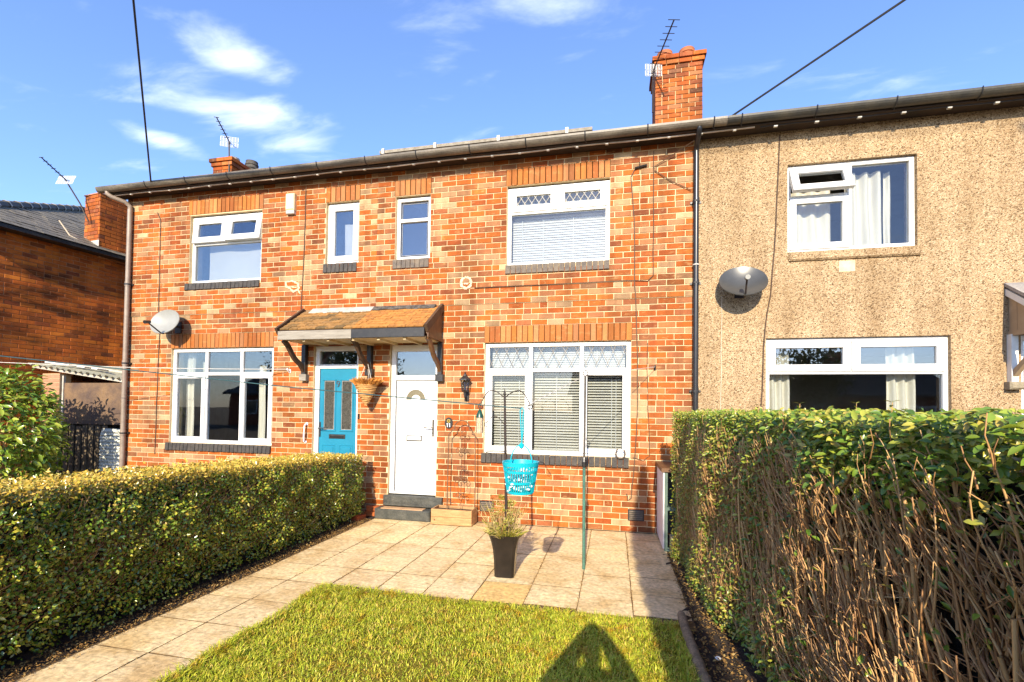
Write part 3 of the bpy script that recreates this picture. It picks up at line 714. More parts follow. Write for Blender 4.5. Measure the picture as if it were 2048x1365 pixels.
# ---- doors
def front_door_white():
    x0, x1, z0, z1 = -4.45, -3.674, .338, 2.637
    leaf = mesh_obj('door', MB().rbox(-4.358, -3.72, .062, .10, .375, 2.088), 'upvc', h11)
    f = MB(); bars(f, x0, x1, .045, .115, z0, z1, (.075, .045, .035, .10)); f.rbox(x0+.075, x1-.045, .046, .114, 2.092, 2.165)
    mesh_obj('door_frame', f, 'upvc', leaf)
    mesh_obj('transom_pane', MB().box(-4.37, -3.722, .075, .081, 2.168, 2.535), 'glass_strong', leaf)
    g = MB(); bars(g, -4.366, -3.714, .056, .0605, .376, 2.086, .009); mesh_obj('gasket', g, 'upvc_seam', leaf)
    def panel(a, b, c, d):
        p = MB(); bars(p, a, b, .057, .0615, c, d, .016); mesh_obj('panel_moulding', p, 'upvc', leaf)
        p = MB().rbox(a+.034, b-.034, .053, .0615, c+.034, d-.034, .01); mesh_obj('panel', p, 'upvc', leaf)
        p = MB(); bars(p, a+.018, b-.018, .0590, .0612, c+.018, d-.018, .007); mesh_obj('panel_groove', p, 'groove', leaf)
    panel(-4.30, -4.07, .62, 1.08); panel(-4.01, -3.79, .62, 1.08); panel(-4.30, -4.07, 1.32, 1.68); panel(-4.01, -3.79, 1.32, 1.68)
    # half-moon light
    cx, cz = -4.04, 1.79; ro, ri = .155, .075
    P = [(cx+ro*math.cos(R(w)), cz+ro*math.sin(R(w))) for w in range(0, 181, 12)]+[(cx+ri*math.cos(R(w)), cz+ri*math.sin(R(w))) for w in range(180, -1, -12)]
    def ringprism(P, y0, y1, name, mat):
        m = MB(); n = len(P)//2
        for k in range(n-1): m.prism([P[k], P[k+1], P[2*n-2-k], P[2*n-1-k]], 'y', y0, y1)
        mesh_obj(name, m, mat, leaf)
    ringprism(P, .058, .0615, 'fanlight', 'fan_glass')
    ro, ri = .178, .157
    P = [(cx+ro*math.cos(R(w)), cz+ro*math.sin(R(w))) for w in range(0, 181, 12)]+[(cx+ri*math.cos(R(w)), cz+ri*math.sin(R(w))) for w in range(180, -1, -12)]
    ringprism(P, .050, .0612, 'fanlight_moulding', 'upvc')
    lb = MB().rbox(-4.17, -3.945, .048, .0615, 1.165, 1.225, .008); l_ = mesh_obj('letterbox', lb, 'upvc', leaf)
    q = MB(); bars(q, -4.184, -3.931, .050, .0612, 1.151, 1.239, .014); mesh_obj('letterbox_rim', q, 'black_plastic', l_)
    h = MB().rbox(-3.765, -3.735, .045, .0615, 1.23, 1.49, .008); hh = mesh_obj('handle_plate', h, 'chrome', leaf)
    mesh_obj('handle', MB().tube([(-3.75, .05, 1.37), (-3.75, -.005, 1.37), (-3.77, -.012, 1.37), (-3.87, -.012, 1.375)], .0095, 8), 'chrome', hh, True)
    mesh_obj('keyhole', MB().tube([(-3.75, .046, 1.285), (-3.75, .036, 1.285)], .011, 8), 'black_plastic', hh)
    # threshold stones
    mesh_obj('threshold', MB().rbox(-4.50, -3.55, -.06, .11, .168, .325, .012), 'step_black', h11)
m, n, l, b = nodes_of('fan_glass')
vv = n.new('ShaderNodeTexVoronoi'); vv.inputs['Scale'].default_value = 120; l.new(n.new('ShaderNodeNewGeometry').outputs['Position'], vv.inputs['Vector'])
rr_ = ramp(n, [(0, (.10, .085, .045)), (1, (.22, .19, .12))]); l.new(vv.outputs['Distance'], rr_.inputs[0]); l.new(rr_.outputs[0], b.inputs['Base Color']); b.inputs['Roughness'].default_value = .25
front_door_white()
def front_door_blue():
    x0, x1, z0, z1 = -5.79, -5.0, .3, 2.642
    leaf = mesh_obj('door', MB().rbox(-5.705, -5.055, .062, .10, .33, 2.272), 'door_blue', h9)
    f = MB(); bars(f, x0, x1, .045, .115, z0, z1, (.078, .048, .03, .085)); f.rbox(x0+.078, x1-.048, .046, .114, 2.278, 2.345)
    mesh_obj('door_frame', f, 'upvc', leaf)
    mesh_obj('transom_pane', MB().box(-5.712, -5.048, .075, .081, 2.35, 2.555), 'glass_strong', leaf)
    for a, b in ((-5.62, -5.44), (-5.31, -5.13)):
        p = MB(); bars(p, a-.03, b+.03, .052, .0615, 1.27, 2.11, .028); mesh_obj('panel_moulding', p, 'door_blue', leaf)
        mesh_obj('pane', MB().box(a, b, .058, .0615, 1.30, 2.08), 'door_glass', leaf)
        p = MB(); bars(p, a, b, .0565, .0575, 1.30, 2.08, .008); mesh_obj('glazing_bead', p, 'lead', leaf)
        p = MB(); bars(p, a-.03, b+.03, .056, .0615, .45, 1.06, .018); mesh_obj('panel_moulding', p, 'door_blue', leaf)
        mesh_obj('panel', MB().rbox(a, b, .052, .0615, .48, 1.03, .012), 'door_blue', leaf)
    lb = mesh_obj('letterbox', MB().rbox(-5.525, -5.235, .05, .0615, 1.155, 1.225, .006), 'chrome', leaf)
    mesh_obj('letterbox_flap', MB().box(-5.505, -5.255, .0475, .0495, 1.165, 1.20), 'black_plastic', lb)
    h = mesh_obj('handle_plate', MB().rbox(-5.70, -5.675, .045, .0615, 1.18, 1.42, .008), 'chrome', leaf)
    mesh_obj('handle', MB().tube([(-5.687, .05, 1.32), (-5.687, -.005, 1.32), (-5.66, -.012, 1.32), (-5.56, -.012, 1.325)], .0095, 8), 'chrome', h, True)
    # door number
    cu_ = bpy.data.curves.new('number', 'FONT'); cu_.body = '9'; cu_.size = .15; cu_.extrude = .004; cu_.align_x = 'CENTER'
    tmp = bpy.data.objects.new('tmp', cu_); COL.objects.link(tmp); bpy.context.view_layer.update()
    me = bpy.data.meshes.new_from_object(tmp); bpy.data.objects.remove(tmp); me.materials.clear(); me.materials.append(MATS['chrome'])
    o = link('door_number', me, leaf); o.location = (-5.375, .056, 1.98); o.rotation_euler = (R(90), 0, 0)
    mesh_obj('doorstep', MB().rbox(-5.85, -4.97, -.06, .11, .14, .295, .012), 'step_black', h9)
m, n, l, b = nodes_of('door_glass')
vv = pos_noise(n, l, 60, 3); rr_ = ramp(n, [(.3, (.025, .025, .022)), (.7, (.10, .095, .08))]); l.new(vv.outputs['Fac'], rr_.inputs[0]); l.new(rr_.outputs[0], b.inputs['Base Color']); b.inputs['Roughness'].default_value = .12
front_door_blue()

# ---- front step of number 11
st = thing('front_step', 'low painted black step with tan tiled tread below white door', 'step', (-4.1, -.15, 0))
mesh_obj('riser', MB().rbox(-4.553, -3.668, -.225, .0, -.004, .152, .015), 'step_black', st)
for k in range(2): mesh_obj('tile', MB().box(-4.46+.335*k, -4.13+.335*k, -.20, -.062, .1525, .162), 'step_tile', st)

# ---- dormer and chimneys
dm = MB().box(-5.36, -1.45, 1.2, 4.0, 6.385, 6.44); dr_ = mesh_obj('dormer', dm, 'dormer_trim', h11)
mesh_obj('dormer_wall', MB().box(-5.25, -1.56, 1.4, 4.0, 6.1, 6.384), 'dark_wood', dr_)
for x in (-5.30, -4.28, -3.1, -1.9): mesh_obj('gutter_clip', MB().box(x, x+.05, 1.165, 1.198, 6.36, 6.455), 'clip_white', dr_)
def chimney(house, x0, x1, y0, y1, zb, zt, pots, mat='brick_chimney'):
    c = mesh_obj('chimney', MB().box(x0+.012, x1-.012, y0+.012, y1-.012, zb, zt+.13), 'mortar', house)
    w, d = x1-x0, y1-y0; rows = int((zt-zb)/CH)
    z_base = zt-rows*CH
    def face(T, L, seed, a, b, off, bl=BL):
        for u, v, ww, hh, j in lay(0, L, a, b, [], seed, z_base, bl):
            o = link('brick', brick_data(ww, hh, .06, mat)); o.parent = c; o.matrix_basis = T @ Matrix.Translation((u, off+random.uniform(-.003, .003), v))
    TF = Matrix.Translation((x0, y0, 0))
    TL = Matrix(((0, 1, 0, x0), (-1, 0, 0, y1), (0, 0, 1, 0), (0, 0, 0, 1)))
    TR = Matrix(((0, -1, 0, x1), (1, 0, 0, y0), (0, 0, 1, 0), (0, 0, 0, 1)))
    for T, L, s in ((TF, w, 1), (TL, d, 2), (TR, d, 3)):
        face(T, L, s, 0, rows, 0)
    # two oversailing courses
    for j, e in ((rows, .03), (rows+1, .06)):
        z0 = z_base+j*CH
        for T, L in ((Matrix.Translation((x0-e, y0-e, 0)), w+2*e), (Matrix(((0, 1, 0, x0-e), (-1, 0, 0, y1+e), (0, 0, 1, 0), (0, 0, 0, 1))), d+2*e), (Matrix(((0, -1, 0, x1+e), (1, 0, 0, y0-e), (0, 0, 1, 0), (0, 0, 0, 1))), d+2*e)):
            n = max(2, round(L/BL)); q = L/n
            for k in range(n):
                o = link('brick', brick_data(q-.008, CH-.008, .11, mat)); o.parent = c; o.matrix_basis = T @ Matrix.Translation((q*(k+.5), 0, z0+CH/2+.001))
    top = z_base+(rows+2)*CH
    mesh_obj('flaunching', MB().box(x0+.03, x1-.03, y0+.03, y1-.03, top-.01, top+.02), 'mortar', c)
    for px, py, r, h, pm in pots:
        p = MB().lathe([(r*.9, top), (r*.9, top+h*.45), (r*1.08, top+h*.5), (r*1.08, top+h*.58), (r*.95, top+h*.62), (r*.95, top+h*.7), (r*1.08, top+h*.74), (r*1.08, top+h*.82), (r*.95, top+h*.86), (r, top+h), (r*.8, top+h), (r*.75, top+h*.5)], (px, py, 0), 16)
        mesh_obj('chimney_pot', p, pm, c, True)
    return c
chimney(h11, -.355, .465, 2.2, 2.95, 6.2, 8.03, [(-.16, 2.55, .145, .30, 'terracotta'), (.24, 2.55, .145, .30, 'terracotta')])
chimney(h9, -9.56, -9.09, 1.7, 2.75, 6.0, 6.80, [(-9.3, 2.0, .10, .16, 'flash_white'), (-9.3, 2.5, .13, .34, 'pot_dark')])

# ------------------------------------------------------------------ rainwater goods and eaves
def gutter(name, x0, x1, mat, label, xs, end=False):
    g = thing(name, label, 'gutter', (x0, -.29, 5.36), 'gutters along the eaves')
    pro = [(-.29+.07*math.cos(R(180+180*k/10)), 5.432+.082*math.sin(R(180*k/10+180))) for k in range(11)]
    inn = [(-.29+.062*math.cos(R(180+180*k/10)), 5.433+.074*math.sin(R(180*k/10+180))) for k in range(10, -1, -1)]
    m = MB()
    for k in range(10): m.prism([pro[k], pro[k+1], inn[9-k], inn[10-k]], 'x', x0, x1)
    for k in range(1): m.prism(pro, 'x', x0-.004, x0) if end else None
    mesh_obj('channel', m, mat, g)
    for x in xs:
        b = MB(); P = [(-.365, 5.44)]+[(-.29+.075*math.cos(R(180+180*k/8)), 5.432+.088*math.sin(R(180*k/8+180))) for k in range(9)]
        for k in range(len(P)-1): b.tube([(x, *P[k]), (x, *P[k+1])], .008, 4)
        b.tube([(x, -.30, 5.35), (x+.02, -.245, 5.34)], .007, 4)
        mesh_obj('gutter_bracket', b, 'black_paint', g)
    return g
gutter('gutter', -9.9, .33, 'gutter_grey', 'weathered grey half-round gutter along the eaves of the brick houses', [-8.85+.82*k for k in range(12)], True)
gutter('gutter', .335, 8.2, 'gutter_black', 'mossy black half-round gutter along the eaves of the pebble-dashed house', [.5+.85*k for k in range(9)])
ec = thing('eaves_light_cable', 'pale cable with white clips fixed under the eaves of the brick houses', 'cable', (-9.6, -.2, 5.3))
mesh_obj('cable', MB().tube([(-9.72+.4*k, -.215+.004*math.sin(k*2.1), 5.322+.006*math.sin(k*1.3)) for k in range(27)], .011, 6), 'eaves_cable', ec, True)
for k in range(25): mesh_obj('clip', MB().rbox(-9.3+.405*k, -9.262+.405*k, -.24, -.21, 5.298, 5.312, .002), 'clip_white', ec)
ec2 = thing('eaves_light_cable', 'dark cable with white clips under the eaves of the pebble-dashed house', 'cable', (.9, -.2, 5.3))
mesh_obj('cable', MB().tube([(.75+.4*k, -.215, 5.322+.006*math.sin(k*1.7)) for k in range(18)], .008, 6), 'wire_black', ec2, True)
for k in range(14): mesh_obj('clip', MB().rbox(.9+.47*k, .945+.47*k, -.24, -.21, 5.295, 5.312, .002), 'clip_white', ec2)

def downpipe(x, mat, label, offs, joints, r=.036):
    p = thing('downpipe', label, 'downpipe', (x, -.07, 0), 'downpipes')
    mesh_obj('pipe', MB().tube([(x, -.065, .02), (x, -.065, 5.12)], r, 14), mat, p, True)
    mesh_obj('swan_neck', MB().tube([(x, -.065, 5.1), (x, -.065, 5.18), (x+offs*.2, -.12, 5.24), (x+offs*.85, -.25, 5.29), (x+offs, -.29, 5.33), (x+offs, -.29, 5.37)], r*.95, 12), mat, p, True)
    for z in joints:
        mesh_obj('collar', MB().tube([(x, -.065, z), (x, -.065, z+.08)], r*1.16, 14), mat, p, True)
        mesh_obj('bracket', MB().box(x-.07, x+.07, -.03, .0, z+.02, z+.05).tube([(x, -.065, z+.022), (x, -.065, z+.048)], r*1.3, 12), 'black_paint', p)
    return p
downpipe(-9.50, 'grey_pipe', 'grey-brown downpipe on the gable corner of the blue-door house', -.22, (1.12, 2.35, 3.75), .04)
pb = downpipe(0.0, 'black_plastic', 'black downpipe where the brick wall meets the pebble-dash', .0, (1.9, 3.35, 4.45))
mesh_obj('white_clip', MB().tube([(0, -.065, 3.62), (0, -.065, 3.635)], .044, 12), 'clip_white', pb)

# ------------------------------------------------------------------ blinds and curtains
def venetian(x0, x1, z0, z1, n, y, tilt, depth, mat, label, ladders):
    b = thing('venetian_blind', label, 'blind', ((x0+x1)/2, y, z0), 'venetian blinds')
    mesh_obj('head_rail', MB().box(x0, x1, y-.02, y+.02, z1-.03, z1), mat, b)
    mesh_obj('bottom_rail', MB().box(x0, x1, y-.02, y+.02, z0, z0+.014), mat, b)
    me = bpy.data.meshes.new('slat'); k = MB(); w = x1-x0
    for i in range(4):
        d0, d1 = -depth/2+depth*i/4, -depth/2+depth*(i+1)/4; h = lambda d: .0025*(1-(2*d/depth)**2)
        k.add([(-w/2, d0, h(d0)), (w/2, d0, h(d0)), (w/2, d1, h(d1)), (-w/2, d1, h(d1))], [(0, 1, 2, 3)])
    me.from_pydata(k.v, [], k.f); me.update(); me.materials.append(MATS[mat])
    for i in range(n):
        o = link('slat', me, b); o.location = ((x0+x1)/2-b.location.x, 0, z0+.03+(z1-z0-.075)*i/(n-1)-b.location.z)
        o.rotation_euler = (tilt+random.uniform(-.05, .05), random.uniform(-.0015, .0015), 0)
    for x in ladders: mesh_obj('ladder_cord', MB().box(x-.004, x+.004, y-depth*.55, y-depth*.55+.002, z0, z1), 'blind_white', b)
venetian(-2.83, -2.33, 1.09, 2.19, 27, .20, .62, .042, 'blind_slat', 'slatted cream blind behind the casement beside the door side of the big ground-floor window', [-2.72, -2.44])
venetian(-2.21, -1.555, 1.06, 2.20, 28, .20, .62, .042, 'blind_slat', 'slatted cream blind in the middle light of the big ground-floor window', [-1.88])
venetian(-1.43, -.945, 1.09, 2.19, 27, .20, .62, .042, 'blind_slat', 'slatted cream blind behind the casement beside the horseshoe', [-1.09, -1.03])
venetian(-2.57, -1.19, 3.81, 4.54, 19, .19, 1.2, .044, 'blind_white', 'closed white venetian blind in the upstairs leaded window', [-2.42, -2.1, -1.66])
venetian(-2.86, -.91, 2.25, 2.59, 9, .19, 1.1, .042, 'blind_white', 'closed white blind behind the leaded top lights downstairs', [-2.5, -1.3])
venetian(-2.57, -1.19, 4.56, 4.90, 9, .19, 1.2, .044, 'blind_white', 'closed white blind behind the leaded top lights upstairs', [-2.42, -1.66])
def curtain(x0, x1, z0, z1, y, folds, amp, mat, label, cat='curtain', gather=0):
    n = folds*10; V = []; zs = np.linspace(z0, z1, 9)
    for z in zs:
        t = (z-z0)/(z1-z0)
        for i in range(n+1):
            u = i/n; x = x0+(x1-x0)*u+gather*(1-t)*t*4*(.5-u)
            V.append((x, y+amp*math.sin(u*folds*2*math.pi+.5*math.sin(z*3))*(.7+.3*t)+.01*math.sin(7*u+z*5), z+.004*math.sin(u*40)))
    F = [(j*(n+1)+i, j*(n+1)+i+1, (j+1)*(n+1)+i+1, (j+1)*(n+1)+i) for j in range(8) for i in range(n)]
    return tag(mesh_np('curtain' if cat == 'curtain' else 'roller_blind', V, F, mat, smooth=True), label, cat, 'window dressings')
curtain(-8.06, -6.93, 3.79, 4.56, .21, 2, .004, 'roller', 'pale roller blind pulled down in the upstairs window above the white dish', 'blind')
curtain(-8.06, -6.93, 4.50, 4.62, .20, 2, .004, 'roller', 'folded top of the pale blind in the open upstairs window', 'blind')
curtain(-5.40, -5.08, 3.99, 4.66, .20, 1, .004, 'roller', 'pale roller blind in the narrow upstairs window beside the alarm box', 'blind')
curtain(-8.5, -8.33, 1.02, 2.6, .24, 2, .025, 'curtain', 'cream curtain drawn to the downpipe side of the window below the dish')
curtain(-8.16, -8.03, 1.02, 2.42, .23, 2, .03, 'curtain', 'cream curtain tied back in a twist in the window below the dish', gather=.05)
curtain(-6.98, -6.85, 1.02, 2.35, .22, 1, .02, 'curtain', 'narrow cream curtain edge in the window nearest the blue door')
curtain(-6.77, -6.6, 1.02, 2.42, .26, 2, .03, 'curtain', 'broad cream curtain against the jamb of the window nearest the blue door')
curtain(1.2, 1.72, 3.78, 4.62, .22, 3, .035, 'curtain', 'cream curtain behind the open top-hung sash upstairs')
curtain(1.88, 2.30, 3.78, 4.80, .20, 3, .04, 'curtain', 'cream curtain filling the fixed pane upstairs above the pebble-dash')
curtain(2.34, 2.42, 3.78, 4.80, .24, 1, .02, 'curtain', 'narrow end fold of the cream curtain upstairs')
curtain(.94, 1.22, 1.0, 2.55, .20, 3, .03, 'curtain', 'cream curtain at the downpipe side of the window above the tall hedge')
curtain(2.34, 2.66, 1.0, 2.55, .20, 3, .035, 'curtain', 'cream curtain at the porch side of the window above the tall hedge')

# ------------------------------------------------------------------ shared door canopy
cn = thing('door_canopy', 'shared lean-to canopy of worn shingles on dark brackets over both doors', 'canopy', (-4.78, -.3, 2.05))
SL = math.atan2(.41, .60); SLEN = math.hypot(.41, .60)
def cslope(t, lift=0): return (-.62+.60*t-math.sin(SL)*lift, 2.79+.41*t+math.cos(SL)*lift)
deck = mesh_obj('deck', MB().prism([cslope(0, -.03), cslope(1, -.03), cslope(1), cslope(0)], 'x', -5.94, -3.62), 'dark_wood', cn)
_sh = {}
for half, (a, b, mat) in enumerate(((-5.925, -4.73, 'shingle_mossy'), (-4.73, -3.64, 'shingle_orange'))):
    for r_ in range(7):
        n = 8; st_ = (b-a)/n; off = (.5 if r_ % 2 else 0)*st_
        for k in range(-1, n):
            p, q = max(a, a+off+k*st_), min(b, a+off+(k+1)*st_)
            if q-p < .03: continue
            key = (round(q-p, 2), mat)
            if key not in _sh:
                t = MB().box(-(q-p)/2+.002, (q-p)/2-.002, 0, .135, 0, .02); me = bpy.data.meshes.new('shingle'); me.from_pydata(t.v, [], t.f); me.update(); me.materials.append(MATS[mat]); _sh[key] = me
            y, z = cslope(r_*.125, .004)
            o = link('shingle', _sh[key]); o.parent = deck
            o.location = ((p+q)/2, y+random.uniform(-.006, .006), z+random.uniform(0, .004)); o.rotation_euler = (SL-.10+random.uniform(-.04, .02), random.uniform(-.012, .012), random.uniform(-.02, .02))
for (a, b, mat, l0, nm) in ((-5.80, -4.72, 'flash_white', .80, 'flashing'), (-4.71, -3.70, 'old_felt', .86, 'flashing')):
    m = MB(); n = 16
    for k in range(n):
        xa, xb = a+(b-a)*k/n, a+(b-a)*(k+1)/n; e = l0+random.uniform(-.03, .03)
        p, q = cslope(e, .022+random.uniform(0, .006)), cslope(1.02, .026)
        m.prism([p, q, (-.004, 3.235+random.uniform(-.006, .006)), (-.016, 3.235), (q[0]-.01, q[1]+.008), (p[0], p[1]+.006)], 'x', xa, xb)
    mesh_obj(nm, m, mat, cn)
for x0, x1 in ((-5.985, -5.945), (-3.618, -3.575)):
    mesh_obj('barge_board', MB().prism([cslope(-.04, -.055), cslope(1.0, -.055), cslope(1.0, .05), cslope(-.04, .05)], 'x', x0, x1), 'dark_wood', cn)
mesh_obj('fascia', MB().rbox(-5.94, -4.735, -.655, -.625, 2.645, 2.775, .004), 'grey_wood', cn)
mesh_obj('fascia', MB().rbox(-4.73, -3.62, -.655, -.625, 2.65, 2.778, .004), 'black_paint', cn)
for k in range(4): mesh_obj('soffit_board', MB().box(-5.93+.577*k, -5.36+.577*k, -.622, -.02, 2.655, 2.67), 'cream_wood', cn)
for k in range(5): mesh_obj('rafter', MB().prism([(-.61, 2.62), (-.03, 2.62), (-.03, 2.654), (-.61, 2.654)], 'x', -5.55+.4*k, -5.51+.4*k), 'cream_wood', cn)
mesh_obj('cheek_panel', MB().prism([(-.60, 2.70), (-.02, 2.72), (-.02, 3.13), (-.60, 2.745)], 'x', -3.612, -3.60), 'brown_wood', cn)
mesh_obj('cheek_rail', MB().box(-3.598, -3.578, -.60, -.02, 2.655, 2.71), 'brown_wood', cn)
for xc, low, pm in ((-5.93, 2.08, 'black_paint'), (-4.775, 2.16, 'black_paint'), (-3.615, 2.07, 'black_paint')):
    br = mesh_obj('bracket', MB().rbox(xc-.036, xc+.036, -.075, -.002, low, 2.65), pm, cn)
    mesh_obj('foot_block', MB().rbox(xc-.062, xc+.062, -.085, -.001, low-.005, low+.10), 'grey_wood' if xc < -5.5 else 'black_paint', br)
    P = []
    for k in range(11):
        t = k/10; y, z = -.56+.49*t, 2.645-.43*t
        P.append((y, z+.02*math.sin(t*math.pi*3)-.015))
    m = MB()
    for k in range(10): m.prism([P[k], P[k+1], (P[k+1][0]+.045, P[k+1][1]+.05), (P[k][0]+.045, P[k][1]+.05)], 'x', xc-.024, xc+.024)
    mesh_obj('brace', m, 'brown_wood' if xc > -4 else 'dark_wood', br)

# porch of number 13 (only its near side shows)
pc = thing('door_canopy', 'tan boarded porch hood on the pebble-dashed house beside its window', 'canopy', (3.95, -.3, 2.1))
mesh_obj('roof', MB().prism([(-.72, 2.72), (-.02, 3.2), (-.02, 3.24), (-.74, 2.75)], 'x', 3.46, 4.62), 'lead', pc)
for k in range(5): mesh_obj('side_board', MB().prism([(-.62+.12*k, 2.66), (-.505+.12*k, 2.66), (-.505+.12*k, 2.79+.082*k+.078), (-.62+.12*k, 2.79+.082*k)], 'x', 3.50, 3.52), 'porch_tan', pc)
mesh_obj('barge_board', MB().prism([(-.7, 2.70), (-.02, 3.17), (-.02, 3.09), (-.7, 2.62)], 'x', 3.47, 3.498), 'upvc_old', pc)
mesh_obj('rail', MB().box(3.49, 3.53, -.68, -.02, 2.60, 2.66), 'porch_tan', pc)
mesh_obj('post', MB().rbox(3.48, 3.55, -.09, -.02, 2.06, 2.62), 'upvc_old', pc)
mesh_obj('brace', MB().prism([(-.62, 2.60), (-.55, 2.60), (-.09, 2.2), (-.09, 2.12)], 'x', 3.49, 3.54), 'porch_tan', pc)
mesh_obj('foot_stone', MB().rbox(3.45, 3.60, -.12, -.018, 1.97, 2.06, .02), 'stone', pc)

# ------------------------------------------------------------------ things on the walls
def dish(c, n, rw, rh, mat, label, arm_dir):
    d = thing('satellite_dish', label, 'satellite dish', (c[0], -.02, c[2]-.2), 'satellite dishes')
    n = Vector(n).normalized(); x = Vector((0, 0, 1)).cross(n).normalized(); z = n.cross(x).normalized(); c = Vector(c)
    Mx = Matrix((x, z, n)).transposed()
    m = MB(); N = 36; prof = [0, .25, .5, .75, .93, 1.0]
    def P(t, w, e=0): return c + x*(rw*t*math.cos(w)) + z*(rh*t*math.sin(w)) + n*(.075*t*t-.07+e)
    rings = [[P(t, 2*math.pi*j/N) for j in range(N)] for t in prof]
    rings.append([P(1.015, 2*math.pi*j/N, -.012) for j in range(N)]); rings += [[P(t, 2*math.pi*j/N, -.014) for j in range(N)] for t in (.93, .5, .02)]
    m.add([p for r_ in rings for p in r_], [(i*N+j, i*N+(j+1) % N, (i+1)*N+(j+1) % N, (i+1)*N+j) for i in range(len(rings)-1) for j in range(N)])
    mesh_obj('reflector', m, mat, d, True)
    lnb = c + n*.30 - z*rh*.55 if arm_dir is None else c+Vector(arm_dir)
    a0 = c - z*rh*.95 + n*.0
    ar = mesh_obj('feed_arm', MB().tube([c-z*rh*.9-n*.06, a0, lnb], .011, 6), 'black_iron', d)
    mesh_obj('receiver', MB().tube([lnb+(c-lnb).normalized()*.05, lnb-(c-lnb).normalized()*.05], [.024, .03], 10), 'black_plastic' if mat == 'dish_white' else 'dish_white', ar, True)
    b = c-n*.085
    mesh_obj('mount', MB().tube([b, Vector((b.x, -.06, b.z-.02)), Vector((b.x, -.002, b.z-.02))], .018, 8).box(b.x-.06, b.x+.06, -.02, -.001, b.z-.13, b.z+.06), 'black_iron', d)
    return d
dish((-8.44, -.27, 3.06), (.05, -.90, .30), .27, .225, 'dish_white', 'white satellite dish on the brick wall of the blue-door house', (.04, -.33, -.07))
dish((.545, -.23, 3.345), (-.05, -.80, .52), .285, .26, 'dish_grey', 'grey perforated satellite dish on the pebble-dash wall', (-.02, -.26, -.03))

al = thing('alarm_box', 'cream burglar alarm box high on the brick wall', 'alarm', (-6.245, 0, 4.8))
mesh_obj('case', MB().rbox(-6.325, -6.165, -.085, -.015, 4.86, 5.135, .018), 'alarm', al); mesh_obj('base', MB().rbox(-6.32, -6.17, -.075, -.015, 4.80, 4.858, .012), 'alarm_grey', al)

ln = thing('wall_lantern', 'black coach lantern with glass sides on the brick wall beside the white door', 'lantern', (-3.2, 0, 1.77))
mesh_obj('back_plate', MB().rbox(-3.235, -3.165, -.018, -.001, 1.775, 1.94, .006), 'black_paint', ln)
mesh_obj('arm', MB().tube([(-3.2, -.015, 1.82), (-3.2, -.06, 1.80), (-3.2, -.10, 1.84), (-3.2, -.10, 1.91)], .012, 8), 'black_paint', ln, True)
def hexlathe(prof, c): return MB().lathe(prof, c, 6)
mesh_obj('cage_base', hexlathe([(.0, 1.90), (.045, 1.91), (.052, 1.925), (.0, 1.926)], (-3.2, -.10, 0)), 'black_paint', ln)
mesh_obj('glass', hexlathe([(.044, 1.926), (.066, 2.085)], (-3.2, -.10, 0)), 'glass', ln)
for k in range(6):
    w = k*math.pi/3; mesh_obj('cage_bar', MB().tube([(-3.2+.046*math.cos(w), -.10+.046*math.sin(w), 1.924), (-3.2+.069*math.cos(w), -.10+.069*math.sin(w), 2.088)], .005, 4), 'black_paint', ln)
mesh_obj('cap', hexlathe([(.09, 2.083), (.088, 2.095), (.03, 2.145), (.026, 2.165), (.012, 2.172), (.014, 2.19), (.0, 2.205)], (-3.2, -.10, 0)), 'black_paint', ln)

pq = thing('house_number_plaque', 'small oval black plaque with gold flower and white 11', 'plaque', (-3.475, 0, 1.36))
m = MB(); N = 28
m.prism([(-3.475+.062*math.cos(2*math.pi*k/N), 1.445+.082*math.sin(2*math.pi*k/N)) for k in range(N)], 'y', -.014, -.002); mesh_obj('plate', m, 'plaque', pq)
m = MB()
for k in range(8):
    w = R(k*45); c = (-3.475+.016*math.cos(w), 1.475+.016*math.sin(w)); m.prism([(c[0]+.012*math.cos(w+u), c[1]+.012*math.sin(w+u)) for u in (0, 1.2, 2.4, 3.6, 4.8)], 'y', -.019, -.0145)
mesh_obj('flower', m, 'gold', pq)
m = MB()
for x in (-3.498, -3.462): m.box(x, x+.011, -.019, -.0145, 1.385, 1.44).box(x-.008, x, -.0188, -.0146, 1.427, 1.436)
mesh_obj('number', m, 'white_enamel', pq)

rl = thing('grab_rail', 'white curved grab handle on the brick wall beside the blue door', 'handle', (-5.9, 0, 1.09))
mesh_obj('bar', MB().tube([(-5.885, -.002, 1.385), (-5.89, -.045, 1.375), (-5.895, -.055, 1.33), (-5.90, -.055, 1.15), (-5.905, -.045, 1.105), (-5.905, -.002, 1.095)], .012, 8), 'aerial_white', rl, True)
mesh_obj('rose', MB().tube([(-5.885, -.001, 1.385), (-5.885, -.008, 1.385)], .025, 10), 'aerial_white', rl); mesh_obj('rose', MB().tube([(-5.905, -.001, 1.095), (-5.905, -.008, 1.095)], .025, 10), 'aerial_white', rl)
single('door_bell', MB().rbox(-4.985, -4.955, -.02, -.001, 1.48, 1.56, .004), 'black_plastic', 'small black doorbell beside the blue door frame', 'doorbell')

for x, z, lab in ((-.752, .232, 'dark slotted air brick low in the wall near the white cabinet'), (-2.87, .235, 'dark slotted air brick low in the wall behind the potted plant')):
    v = thing('air_brick', lab, 'air vent', (x, 0, z-.08), 'air bricks')
    mesh_obj('plate', MB().rbox(x-.108, x+.108, -.006, .01, z-.078, z+.078, .004), 'black_paint', v)
    for k in range(5): mesh_obj('louvre', MB().prism([(-.02, z-.06+.026*k), (-.007, z-.045+.026*k), (-.007, z-.052+.026*k)], 'x', x-.09, x+.09), 'vent', v)

